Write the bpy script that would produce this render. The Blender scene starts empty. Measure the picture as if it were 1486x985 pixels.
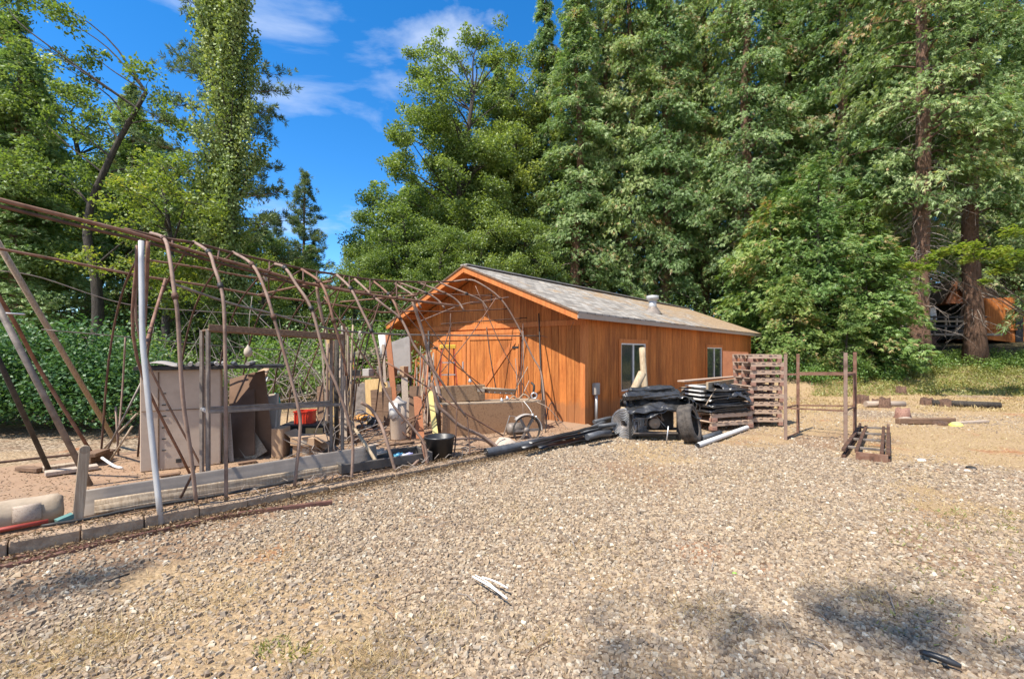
import bpy, math, random
import numpy as np
from mathutils import Vector, Matrix
SC = bpy.context.scene
COL = SC.collection
F = 663.0; CX = 743.0; HY = 510.0; CH = 1.6      # focal length in photo pixels, centre column, horizon row, eye height
# ---------------------------------------------------------------- camera, sky, sun
cd = bpy.data.cameras.new('camera'); cam = bpy.data.objects.new('camera', cd); COL.objects.link(cam)
cam.location = (0, 0, CH); cam.rotation_euler = (math.radians(90), 0, 0)
cd.sensor_width = 36; cd.lens = F/1486*36; cd.shift_y = (HY-492.5)/1486; cd.clip_start = .05; cd.clip_end = 3000
SC.camera = cam
SUN = Vector((.47, .41, -1.03)).normalized()     # direction the light travels
w = bpy.data.worlds.new('World'); SC.world = w; w.use_nodes = True
nt = w.node_tree; nt.nodes.clear()
def N(t, k, **kw):
    n = t.nodes.new(k)
    for a, b in kw.items(): setattr(n, a, b)
    return n
out = N(nt, 'ShaderNodeOutputWorld'); bg = N(nt, 'ShaderNodeBackground'); bg.inputs[1].default_value = .106
sky = N(nt, 'ShaderNodeTexSky', sky_type='NISHITA', sun_disc=False)
sky.sun_elevation = math.asin(-SUN.z); sky.sun_rotation = math.atan2(-SUN.x, -SUN.y); sky.altitude = 900; sky.dust_density = .0; sky.ozone_density = 2.0; sky.air_density = .85
hsv = N(nt, 'ShaderNodeHueSaturation'); hsv.inputs['Saturation'].default_value = 1.36; hsv.inputs['Value'].default_value = 1.6
nt.links.new(sky.outputs[0], hsv.inputs['Color'])
tc = N(nt, 'ShaderNodeTexCoord'); mp = N(nt, 'ShaderNodeMapping'); mp.inputs['Scale'].default_value = (1.0, .8, 2.6); mp.inputs['Rotation'].default_value = (.2, .5, .6); mp.inputs['Location'].default_value = (7.7, 3.3, 5.1)
nz = N(nt, 'ShaderNodeTexNoise'); nz.inputs['Scale'].default_value = 1.9; nz.inputs['Detail'].default_value = 9; nz.inputs['Roughness'].default_value = .56; nz.inputs['Distortion'].default_value = .5
cr = N(nt, 'ShaderNodeValToRGB'); cr.color_ramp.elements[0].position = .585; cr.color_ramp.elements[0].color = (0, 0, 0, 1); cr.color_ramp.elements[1].position = .84; cr.color_ramp.elements[1].color = (1, 1, 1, 1)
mx = N(nt, 'ShaderNodeMixRGB'); mx.inputs['Color2'].default_value = (6.2, 6.6, 7.2, 1)
nt.links.new(tc.outputs['Generated'], mp.inputs[0]); nt.links.new(mp.outputs[0], nz.inputs['Vector']); sy_ = N(nt, 'ShaderNodeSeparateXYZ'); nt.links.new(tc.outputs['Generated'], sy_.inputs[0])
bk = N(nt, 'ShaderNodeMapRange'); bk.inputs['From Min'].default_value = .15; bk.inputs['From Max'].default_value = -.55; bk.inputs['To Max'].default_value = .22; nt.links.new(sy_.outputs['Y'], bk.inputs[0])   # unseen cloud added behind the camera to make the blue fill light more neutral
sm_ = N(nt, 'ShaderNodeMath', operation='ADD'); nt.links.new(nz.outputs[0], sm_.inputs[0]); nt.links.new(bk.outputs[0], sm_.inputs[1]); nt.links.new(sm_.outputs[0], cr.inputs[0])
nt.links.new(cr.outputs[0], mx.inputs[0]); nt.links.new(hsv.outputs[0], mx.inputs[1]); nt.links.new(mx.outputs[0], bg.inputs[0]); nt.links.new(bg.outputs[0], out.inputs[0])
sl = bpy.data.lights.new('sun', 'SUN'); sl.energy = 5.0; sl.angle = math.radians(.5); sl.color = (1, .93, .82)
so = bpy.data.objects.new('sun', sl); COL.objects.link(so); so.rotation_euler = SUN.to_track_quat('-Z', 'Y').to_euler()
SC.view_settings.view_transform = 'Standard'; SC.view_settings.look = 'None'; SC.view_settings.exposure = .78; SC.view_settings.gamma = 1
SC.render.engine = 'CYCLES'
SC.cycles.max_bounces = 6; SC.cycles.diffuse_bounces = 3; SC.cycles.transparent_max_bounces = 6; SC.cycles.transmission_bounces = 3

# ---------------------------------------------------------------- helpers
def P(px, py, Y): return Vector(((px-CX)/F*Y, Y, CH-(py-HY)/F*Y))
def G(px, py, z=0.0):
    Y = (CH-z)*F/(py-HY); return P(px, py, Y)
def rnd(a, b): return random.uniform(a, b)
def smooth(a, b, x):
    t = np.clip((x-a)/(b-a), 0, 1); return t*t*(3-2*t)
def tag(o, label=None, cat=None, group=None, kind=None):
    if label: o['label'] = label
    if cat: o['category'] = cat
    if group: o['group'] = group
    if kind: o['kind'] = kind
    return o
def empty(name, loc, label, cat, rz=0, group=None):
    o = bpy.data.objects.new(name, None); COL.objects.link(o); o.location = loc; o.rotation_euler = (0, 0, rz)
    o.empty_display_size = .2
    return tag(o, label, cat, group)
def copy_tree(o, parent=None, loc=None, rz=None, sc=None, label=None, group=None):
    c = o.copy(); COL.objects.link(c); c.parent = parent
    for ch in list(KIDS.get(o.name, [])):
        k = copy_tree(ch, c); KIDS.setdefault(c.name, []).append(k)
    if loc is not None: c.location = loc
    if rz is not None: c.rotation_euler = (0, 0, rz)
    if sc is not None: c.scale = sc if hasattr(sc, '__len__') else (sc, sc, sc)
    if label: c['label'] = label
    if group: c['group'] = group
    return c
KIDS = {}
def link(name, me, mat, parent=None):
    o = bpy.data.objects.new(name, me); COL.objects.link(o)
    if mat and not me.materials: me.materials.append(mat)
    if parent:
        o.parent = parent; KIDS.setdefault(parent.name, []).append(o)
    return o
def frame(d, up=Vector((0, 0, 1))):
    d = d.normalized(); s = d.cross(up)
    if s.length < 1e-4: s = d.cross(Vector((0, 1, 0)))
    s.normalize(); return d, s, s.cross(d).normalized()
class MB:
    def __init__(s): s.v = []; s.f = []; s.sm = []
    def add(s, vs, fs, smooth_=False):
        b = len(s.v); s.v += [tuple(x) for x in vs]; s.f += [tuple(i+b for i in f) for f in fs]; s.sm += [smooth_]*len(fs); return s
    def box(s, c, size, rot=None, taper=1.0):
        c = Vector(c); hx, hy, hz = size[0]/2, size[1]/2, size[2]/2; vs = []
        for z, t in ((-hz, 1), (hz, taper)):
            for x, y in ((-hx, -hy), (hx, -hy), (hx, hy), (-hx, hy)):
                p = Vector((x*t, y*t, z)); p = rot @ p if rot else p; vs.append(c+p)
        return s.add(vs, [(3, 2, 1, 0), (4, 5, 6, 7), (0, 1, 5, 4), (1, 2, 6, 5), (2, 3, 7, 6), (3, 0, 4, 7)])
    def bx(s, x0, x1, y0, y1, z0, z1): return s.box(((x0+x1)/2, (y0+y1)/2, (z0+z1)/2), (x1-x0, y1-y0, z1-z0))
    def beam(s, a, b, w_, h_, up=Vector((0, 0, 1)), roll=0):
        a = Vector(a); b = Vector(b); d, sd, u = frame(b-a, Vector(up))
        if roll: q = Matrix.Rotation(roll, 3, d); sd = q @ sd; u = q @ u
        vs = []
        for p in (a, b):
            for i, j in ((-1, -1), (1, -1), (1, 1), (-1, 1)): vs.append(p+sd*i*w_/2+u*j*h_/2)
        return s.add(vs, [(3, 2, 1, 0), (4, 5, 6, 7), (0, 1, 5, 4), (1, 2, 6, 5), (2, 3, 7, 6), (3, 0, 4, 7)])
    def tube(s, pts, r, n=8, cap=True, closed=False):
        pts = [Vector(p) for p in pts]; m = len(pts)
        rs = r if hasattr(r, '__len__') else [r]*m
        vs = []; up = None
        for i, p in enumerate(pts):
            if closed: d = pts[(i+1) % m]-pts[i-1]
            else: d = pts[min(i+1, m-1)]-pts[max(i-1, 0)]
            if d.length < 1e-9: d = Vector((0, 0, 1))
            d.normalize()
            if up is None:
                _, sd, up = frame(d)
            up = up-d*up.dot(d)
            if up.length < 1e-5: _, _, up = frame(d)
            up.normalize(); sd = d.cross(up)
            for k in range(n):
                a = 2*math.pi*k/n; vs.append(p+(sd*math.cos(a)+up*math.sin(a))*rs[i])
        fs = []
        for i in range(m if closed else m-1):
            j = (i+1) % m
            for k in range(n): fs.append((i*n+k, i*n+(k+1) % n, j*n+(k+1) % n, j*n+k))
        s.add(vs, fs, True)
        if cap and not closed:
            b = len(s.v)-len(vs)
            s.f.append(tuple(b+k for k in reversed(range(n)))); s.sm.append(False)
            s.f.append(tuple(b+(m-1)*n+k for k in range(n))); s.sm.append(False)
        return s
    def lathe(s, prof, n=24, c=(0, 0, 0), ax=None):
        c = Vector(c); R = Vector((0, 0, 1)).rotation_difference(Vector(ax)).to_matrix() if ax is not None else Matrix.Identity(3)
        vs = []
        for r, z in prof:
            for k in range(n): a = 2*math.pi*k/n; vs.append(c+R @ Vector((r*math.cos(a), r*math.sin(a), z)))
        fs = []
        for i in range(len(prof)-1):
            for k in range(n): fs.append((i*n+k, i*n+(k+1) % n, (i+1)*n+(k+1) % n, (i+1)*n+k))
        return s.add(vs, fs, True)
    def prism(s, poly, off):                      # polygon of 3-D points pushed along off
        off = Vector(off); n = len(poly); vs = [Vector(p) for p in poly]+[Vector(p)+off for p in poly]
        return s.add(vs, [tuple(reversed(range(n))), tuple(range(n, 2*n))]+[(i, (i+1) % n, (i+1) % n+n, i+n) for i in range(n)])
    def sheet(s, rows, th=0.004):                 # grid of points, given a little thickness
        r = len(rows); c = len(rows[0]); pts = [[Vector(p) for p in q] for q in rows]; top = []; bot = []
        for i in range(r):
            for j in range(c):
                du = pts[min(i+1, r-1)][j]-pts[max(i-1, 0)][j]; dv = pts[i][min(j+1, c-1)]-pts[i][max(j-1, 0)]
                n_ = du.cross(dv)
                if n_.length > 1e-9: n_.normalize()
                top.append(pts[i][j]+n_*th/2); bot.append(pts[i][j]-n_*th/2)
        m = r*c; fs = []
        for i in range(r-1):
            for j in range(c-1):
                a = i*c+j; fs.append((a, a+c, a+c+1, a+1)); fs.append((m+a, m+a+1, m+a+c+1, m+a+c))
        for j in range(c-1): fs += [(j, j+1, m+j+1, m+j), ((r-1)*c+j, m+(r-1)*c+j, m+(r-1)*c+j+1, (r-1)*c+j+1)]
        for i in range(r-1): fs += [(i*c, m+i*c, m+(i+1)*c, (i+1)*c), (i*c+c-1, (i+1)*c+c-1, m+(i+1)*c+c-1, m+i*c+c-1)]
        return s.add(top+bot, fs, True)
    def build(s, name, mat, parent=None, origin=None, bevel=0):
        if origin is not None:
            o_ = Vector(origin); s.v = [tuple(Vector(v)-o_) for v in s.v]
        me = bpy.data.meshes.new(name); me.from_pydata(s.v, [], s.f); me.update()
        me.polygons.foreach_set('use_smooth', s.sm)
        ob = link(name, me, mat, parent)
        if origin is not None and parent is None: ob.location = origin
        if bevel:
            b = ob.modifiers.new('bevel', 'BEVEL'); b.width = bevel; b.segments = 1; b.limit_method = 'ANGLE'
        return ob
def thing(mb, name, mat, label, cat, group=None, bevel=0, origin=None, kind=None):
    if origin is None:
        a = np.array(mb.v); origin = ((a[:, 0].min()+a[:, 0].max())/2, (a[:, 1].min()+a[:, 1].max())/2, a[:, 2].min())
    return tag(mb.build(name, mat, None, origin, bevel), label, cat, group, kind)
def curve(pts, k=6):                              # Catmull-Rom through points
    pts = [Vector(p) for p in pts]
    if len(pts) < 3: return pts
    q = [2*pts[0]-pts[1]]+pts+[2*pts[-1]-pts[-2]]; o = []
    for i in range(1, len(q)-2):
        a, b, c, d = q[i-1:i+3]
        for j in range(k):
            t = j/k; o.append(.5*((2*b)+(c-a)*t+(2*a-5*b+4*c-d)*t*t+(3*b-a-3*c+d)*t**3))
    return o+[pts[-1]]

# ---------------------------------------------------------------- materials
MATS = {}
def newmat(name):
    m = bpy.data.materials.new(name); m.use_nodes = True; t = m.node_tree; b = t.nodes['Principled BSDF']
    MATS[name] = m; return m, t, b
def ramp(t, stops, src=None):
    r = N(t, 'ShaderNodeValToRGB'); e = r.color_ramp.elements
    while len(e) < len(stops): e.new(.5)
    for i, (p, c) in enumerate(stops): e[i].position = p; e[i].color = (*c, 1) if len(c) == 3 else c
    if src: t.links.new(src, r.inputs[0])
    return r
def noise(t, scale, detail=5, rough=.6, vec=None, dist=0):
    n = N(t, 'ShaderNodeTexNoise'); n.inputs['Scale'].default_value = scale; n.inputs['Detail'].default_value = detail; n.inputs['Roughness'].default_value = rough; n.inputs['Distortion'].default_value = dist
    if vec: t.links.new(vec, n.inputs['Vector'])
    return n
def mapping(t, scale, kind='Object'):
    c = N(t, 'ShaderNodeTexCoord'); m = N(t, 'ShaderNodeMapping'); m.inputs['Scale'].default_value = scale; t.links.new(c.outputs[kind], m.inputs[0]); return m.outputs[0]
def bump(t, b, src, strength=.3, dist=.01):
    n = N(t, 'ShaderNodeBump'); n.inputs['Strength'].default_value = strength; n.inputs['Distance'].default_value = dist
    t.links.new(src, n.inputs['Height']); t.links.new(n.outputs[0], b.inputs['Normal']); return n
def mix(t, fac, a, b_, mode='MIX'):
    m = N(t, 'ShaderNodeMixRGB', blend_type=mode)
    for i, x in zip((0, 1, 2), (fac, a, b_)):
        if hasattr(x, 'links'): t.links.new(x, m.inputs[i])
        elif i == 0: m.inputs[0].default_value = x
        else: m.inputs[i].default_value = (*x, 1)
    return m.outputs[0]
def island(t): return N(t, 'ShaderNodeNewGeometry').outputs['Random Per Island']
def mottled(name, c1, c2, scale=6, rough=.7, metal=0, stretch=(1, 1, 1), bstr=.3, bdist=.004, c3=None, isl=0, spec=.5, detail=6):
    m, t, b = newmat(name); v = mapping(t, stretch); n = noise(t, scale, detail, .65, v)
    st = [(.32, c1), (.68, c2)] if c3 is None else [(.28, c1), (.5, c2), (.72, c3)]
    c = ramp(t, st, n.outputs[0]).outputs[0]
    if isl:
        r = ramp(t, [(0, (1-isl,)*3), (1, (1+isl*.4,)*3)], island(t)); c = mix(t, 1, c, r.outputs[0], 'MULTIPLY')
    t.links.new(c, b.inputs['Base Color']); b.inputs['Roughness'].default_value = rough; b.inputs['Metallic'].default_value = metal
    b.inputs['Specular IOR Level'].default_value = spec
    n2 = noise(t, scale*5, 4, .6, v); bump(t, b, n2.outputs[0], bstr, bdist); return m
# rusty steel: brown oxide with paler worn and darker patches
M_rust = mottled('rusty_steel', (.07, .034, .022), (.20, .10, .062), 9, .75, .15, c3=(.25, .155, .11))
M_rustdk = mottled('dark_rust', (.05, .028, .02), (.15, .075, .045), 9, .75, .2)
M_rustpale = mottled('pale_weathered_steel', (.11, .065, .045), (.27, .185, .14), 4, .75, .1, c3=(.18, .095, .06))
M_galv = mottled('galvanised_steel', (.36, .355, .35), (.56, .55, .53), 5, .5, .3, stretch=(1, 1, .3))
M_steel = mottled('grey_weathered_steel', (.12, .10, .085), (.28, .235, .20), 8, .6, .3)
M_dark = mottled('dark_metal', (.018, .017, .017), (.06, .055, .05), 8, .6, .3)
M_alu = mottled('dull_aluminium', (.45, .45, .45), (.66, .66, .65), 6, .4, .7)
def wood(name, c1, c2, c3=None, ax=2, scale=4, isl=.25, rough=.8):
    st = [14, 14, 14]; st[ax] = .8
    return mottled(name, c1, c2, scale, rough, 0, tuple(st), .4, .003, c3, isl, .3)
M_wtan = wood('tan_weathered_wood', (.24, .17, .11), (.46, .37, .27))
M_wpale = wood('pale_peeled_log', (.30, .22, .14), (.50, .40, .27), scale=2.0, isl=0)
M_wgrey = wood('grey_weathered_wood', (.22, .165, .125), (.42, .34, .27), (.29, .22, .165), ax=0)
M_wbrown = wood('brown_old_wood', (.10, .06, .038), (.24, .15, .095), ax=0)
M_wpallet = wood('pallet_wood', (.22, .135, .09), (.43, .32, .24), (.30, .19, .13), ax=0, isl=.4)
M_wblock = wood('reddish_pallet_block', (.20, .10, .07), (.36, .21, .16), ax=1, isl=.4)
M_wyellow = wood('yellow_new_plywood', (.50, .33, .14), (.66, .46, .22), scale=2)
M_osb = mottled('chipboard', (.15, .075, .036), (.36, .205, .105), 26, .85, 0, c3=(.24, .13, .065))
M_wwarm = wood('warm_brown_plywood', (.20, .12, .065), (.34, .225, .135), ax=0)
M_cardbrown = mottled('dark_brown_board', (.13, .075, .045), (.20, .12, .075), 3, .9, 0, bstr=.1)
M_card = mottled('cardboard', (.36, .235, .14), (.44, .30, .19), 4, .9, 0, bstr=.1)
M_cardpale = mottled('pale_board', (.36, .30, .235), (.47, .41, .33), 3, .85, 0, bstr=.1)
M_cab = mottled('tan_painted_panel', (.36, .275, .205), (.47, .37, .285), 2.2, .8, 0, bstr=.08, c3=(.40, .31, .235))
M_red = mottled('red_plastic', (.60, .035, .015), (.72, .06, .02), 4, .4, 0, bstr=.05)
M_teal = mottled('teal_sheet', (.03, .20, .18), (.05, .30, .27), 4, .6, 0, bstr=.1)
M_black = mottled('black_plastic', (.014, .015, .017), (.035, .036, .04), 6, .38, 0, bstr=.3)
M_tarp = mottled('black_plastic_sheeting', (.012, .012, .013), (.055, .053, .052), 3, .27, 0, bstr=.5, bdist=.012, spec=.8)
M_hose = mottled('grey_black_pipe', (.045, .05, .058), (.11, .115, .125), 5, .5, 0)
M_tyre = mottled('tyre_rubber', (.035, .03, .027), (.12, .10, .082), 9, .85, 0, bstr=1, bdist=.02)
M_white = mottled('white_plastic', (.62, .61, .58), (.78, .77, .74), 6, .5, 0, bstr=.05)
M_conc = mottled('old_concrete', (.26, .205, .16), (.44, .37, .30), 7, .92, 0, c3=(.36, .27, .20), bstr=.7, bdist=.01)
M_block = mottled('concrete_block', (.15, .10, .065), (.36, .26, .175), 5, .95, 0, c3=(.25, .165, .105), bstr=1, bdist=.015, isl=.2)
M_orangeply = mottled('weathered_orange_board', (.32, .12, .055), (.45, .18, .08), 4, .8)
M_sheetgrey = mottled('stained_grey_sheet', (.25, .225, .20), (.40, .365, .33), 2, .7, c3=(.31, .27, .235))
M_wire = mottled('galvanised_wire', (.30, .32, .34), (.50, .52, .55), 20, .5, .6)
M_bark = mottled('reddish_bark', (.06, .032, .022), (.30, .175, .115), 5, .95, 0, (4, 4, .45), 1.0, .12, c3=(.17, .09, .06))
M_barkdk = mottled('dark_bark', (.03, .024, .019), (.10, .085, .068), 6, .95, 0, (3, 3, .6), 1.0, .04)
M_twig = mottled('dead_twigs', (.16, .13, .11), (.34, .29, .25), 3, .9, 0)
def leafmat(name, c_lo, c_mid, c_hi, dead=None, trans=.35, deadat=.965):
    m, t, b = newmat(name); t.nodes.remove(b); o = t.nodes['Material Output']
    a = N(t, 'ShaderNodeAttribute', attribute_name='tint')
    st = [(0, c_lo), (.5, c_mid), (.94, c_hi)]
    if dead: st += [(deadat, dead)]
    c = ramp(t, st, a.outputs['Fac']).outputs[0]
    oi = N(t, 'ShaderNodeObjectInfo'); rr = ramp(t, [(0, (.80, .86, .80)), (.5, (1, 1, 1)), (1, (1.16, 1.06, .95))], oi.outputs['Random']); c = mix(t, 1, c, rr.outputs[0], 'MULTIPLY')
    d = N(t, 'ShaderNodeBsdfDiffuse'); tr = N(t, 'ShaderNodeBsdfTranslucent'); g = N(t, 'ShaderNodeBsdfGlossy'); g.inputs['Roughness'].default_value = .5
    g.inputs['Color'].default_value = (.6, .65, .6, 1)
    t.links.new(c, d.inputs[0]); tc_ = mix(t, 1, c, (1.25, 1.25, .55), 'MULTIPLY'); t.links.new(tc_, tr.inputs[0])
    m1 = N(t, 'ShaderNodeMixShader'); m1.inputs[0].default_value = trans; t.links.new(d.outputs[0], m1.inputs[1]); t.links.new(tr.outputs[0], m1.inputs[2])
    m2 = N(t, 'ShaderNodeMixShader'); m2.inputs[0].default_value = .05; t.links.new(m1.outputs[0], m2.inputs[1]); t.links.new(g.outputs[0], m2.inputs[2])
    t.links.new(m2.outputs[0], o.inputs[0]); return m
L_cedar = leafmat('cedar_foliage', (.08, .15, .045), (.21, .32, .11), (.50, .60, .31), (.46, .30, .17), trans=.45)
L_green = leafmat('bright_conifer_foliage', (.065, .13, .035), (.16, .27, .065), (.36, .46, .16), (.42, .32, .16), trans=.4)
L_oak = leafmat('oak_foliage', (.08, .135, .035), (.20, .28, .07), (.40, .48, .17), trans=.45)
L_poplar = leafmat('poplar_foliage', (.10, .16, .045), (.21, .30, .10), (.42, .50, .24))
L_pine = leafmat('pine_foliage', (.07, .10, .045), (.14, .19, .085), (.25, .30, .16), (.28, .16, .09))
L_maple = leafmat('maple_foliage', (.10, .17, .03), (.22, .30, .055), (.42, .42, .10), (.42, .26, .08), trans=.45)
L_dark = leafmat('dark_undergrowth_foliage', (.045, .085, .03), (.10, .16, .055), (.20, .27, .10))
L_bramble = leafmat('bramble_foliage', (.045, .11, .04), (.10, .20, .075), (.22, .34, .15))
L_grass = leafmat('green_grass', (.13, .16, .04), (.28, .29, .085), (.46, .41, .17), (.5, .4, .18))
L_straw = leafmat('dry_grass', (.30, .20, .095), (.48, .35, .17), (.66, .52, .28), trans=.2)
# ---------------------------------------------------------------- ground
def fbm(x, y, scale, seed, octv=4):
    x = np.asarray(x, float)/scale; y = np.asarray(y, float)/scale; o = 0; amp = 1; tot = 0
    for k in range(octv):
        g = np.random.default_rng(seed+k).uniform(0, 1, (64, 64)); xi = np.floor(x).astype(int); yi = np.floor(y).astype(int); fx = x-xi; fy = y-yi
        fx = fx*fx*(3-2*fx); fy = fy*fy*(3-2*fy); a = g[xi % 64, yi % 64]; b = g[(xi+1) % 64, yi % 64]; c = g[xi % 64, (yi+1) % 64]; d = g[(xi+1) % 64, (yi+1) % 64]
        o = o+amp*((a*(1-fx)+b*fx)*(1-fy)+(c*(1-fx)+d*fx)*fy); tot += amp; amp *= .55; x = x*2.03+7.1; y = y*2.03+3.7
    return o/tot
def dirtmask(x, y):                                   # bare reddish soil showing between the stones
    return .7*smooth(.54, .68, fbm(x, y, 1.7, 11)+.05*smooth(2, 8, x)+.10*np.exp(-((np.hypot(x+.3, y-6.0))/.9)**2)-.02)
def strawmask(x, y): return smooth(.44, .60, fbm(x, y, 2.3, 23)+.20*smooth(5.5, 10.5, y+.28*x)-.07)
def hz(x, y):
    x = np.asarray(x, float); y = np.asarray(y, float)
    h = 1.05*smooth(14.6, 23, y)*smooth(2.5, 8, x+.15*(y-14))+.45*smooth(22, 32, y)
    h = h+6.0*smooth(34, 90, np.hypot(x, y))+18*smooth(90, 400, np.hypot(x, y))
    bumpy = .018*np.sin(x*2.1+1.3*np.sin(y*1.7))*np.sin(y*2.7+.8*np.sin(x*1.3))+.02*np.sin(x*.8+2)*np.sin(y*.9)
    near = smooth(1.0, 3.2, (x+3.22)*.678-(y-4.16)*.735+3.0)            # keep it flat under the curb, the slab and the shed
    yard = np.where((x*.678-y*.735) > -5.45, 1.0, 0.0)
    return h+bumpy*np.clip(smooth(-5.3, -4.7, x*.678-y*.735)+smooth(14, 16, y), 0, 1)
def H(x, y): return float(hz(x, y))
def axis(lo, hi, fine0, fine1, step, grow=1.12):
    a = list(np.arange(fine0, fine1, step)); s = step; x = fine1
    while x < hi: a.append(x); s *= grow; x += s
    a.append(hi); s = step; x = fine0-step
    while x > lo: a.insert(0, x); s *= grow; x -= s
    a.insert(0, lo); return np.array(a)
gx = axis(-1500, 1500, -9, 16, .07, 1.16); gy = axis(-300, 2200, -1.0, 25, .07, 1.16)
X, Y = np.meshgrid(gx, gy); Z = hz(X, Y)
def gridmesh(name, X, Y, Z):
    r, c = X.shape; me = bpy.data.meshes.new(name); me.vertices.add(r*c)
    me.vertices.foreach_set('co', np.stack([X, Y, Z], -1).astype('f').ravel())
    i = np.arange((r-1)*c).reshape(r-1, c)[:, :-1]; q = np.stack([i, i+1, i+c+1, i+c], -1).reshape(-1, 4)
    setpoly(me, q); me.polygons.foreach_set('use_smooth', [True]*len(q)); return me
def setpoly(me, q):
    n, k = q.shape; me.loops.add(n*k); me.loops.foreach_set('vertex_index', q.ravel().astype('i'))
    me.polygons.add(n); me.polygons.foreach_set('loop_start', (np.arange(n)*k).astype('i')); me.update(calc_edges=True)
m, t, b = newmat('gravel_ground'); v = mapping(t, (1, 1, 1))
vor = N(t, 'ShaderNodeTexVoronoi', feature='F1'); vor.inputs['Scale'].default_value = 26; t.links.new(v, vor.inputs['Vector'])
sep = N(t, 'ShaderNodeSeparateColor'); t.links.new(vor.outputs['Color'], sep.inputs[0])
stone = ramp(t, [(0, (.10, .07, .045)), (.35, (.23, .165, .11)), (.7, (.33, .25, .17)), (1, (.46, .38, .28))], sep.outputs[0]).outputs[0]
big = noise(t, .45, 6, .62, v, .4); med = noise(t, 2.3, 6, .65, v, .3); fine = noise(t, 22, 6, .7, v)
dirt = ramp(t, [(.35, (.17, .095, .055)), (.6, (.31, .19, .11)), (.75, (.42, .29, .18))], fine.outputs[0]).outputs[0]
ad_ = N(t, 'ShaderNodeAttribute', attribute_name='dirt'); as_ = N(t, 'ShaderNodeAttribute', attribute_name='straw')
c = mix(t, ad_.outputs['Fac'], mix(t, ramp(t, [(.5, (0,)*3), (.7, (.6,)*3)], med.outputs[0]).outputs[0], stone, dirt), dirt)
# straw litter in drifts, mostly farther off and to the right
mp2 = N(t, 'ShaderNodeMapping'); mp2.inputs['Scale'].default_value = (9, 30, 9); mp2.inputs['Rotation'].default_value = (0, 0, .5); t.links.new(v, mp2.inputs[0])
sn = noise(t, 3.5, 7, .7, mp2.outputs[0], .8); straw = ramp(t, [(.3, (.26, .165, .09)), (.5, (.38, .265, .15)), (.7, (.56, .43, .26))], sn.outputs[0]).outputs[0]
sx = N(t, 'ShaderNodeSeparateXYZ'); t.links.new(v, sx.inputs[0])
mr = N(t, 'ShaderNodeMapRange'); mr.inputs['From Min'].default_value = 5.5; mr.inputs['From Max'].default_value = 10; t.links.new(sx.outputs['Y'], mr.inputs[0])
ad = N(t, 'ShaderNodeMath', operation='MULTIPLY_ADD'); t.links.new(mr.outputs[0], ad.inputs[0]); ad.inputs[1].default_value = .30; t.links.new(big.outputs[0], ad.inputs[2])
c = mix(t, as_.outputs['Fac'], c, straw)
rb = noise(t, .9, 5, .6, v, .5); c = mix(t, ramp(t, [(.60, (0,)*3), (.72, (.8,)*3)], rb.outputs[0]).outputs[0], c, (.36, .14, .06))
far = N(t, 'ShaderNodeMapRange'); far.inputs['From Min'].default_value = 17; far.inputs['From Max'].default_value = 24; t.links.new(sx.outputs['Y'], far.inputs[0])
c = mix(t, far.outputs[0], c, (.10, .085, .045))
t.links.new(c, b.inputs['Base Color']); b.inputs['Roughness'].default_value = .95; b.inputs['Specular IOR Level'].default_value = .2
hm = N(t, 'ShaderNodeMath', operation='ADD'); t.links.new(vor.outputs['Distance'], hm.inputs[0]); 
inv = N(t, 'ShaderNodeMath', operation='MULTIPLY'); inv.inputs[1].default_value = -.8; t.links.new(vor.outputs['Distance'], inv.inputs[0]); t.links.new(inv.outputs[0], hm.inputs[0]); t.links.new(fine.outputs[0], hm.inputs[1])
bump(t, b, hm.outputs[0], .9, .03)
M_ground = m
gme = gridmesh('ground', X, Y, Z)
for nm_, fn_ in (('dirt', dirtmask), ('straw', strawmask)): gme.attributes.new(nm_, 'FLOAT', 'POINT').data.foreach_set('value', (fn_(X, Y)*.93).astype('f').ravel())
tag(link('ground', gme, M_ground), 'tan gravel and dry straw yard running up to the forest edge', kind='structure')

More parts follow.
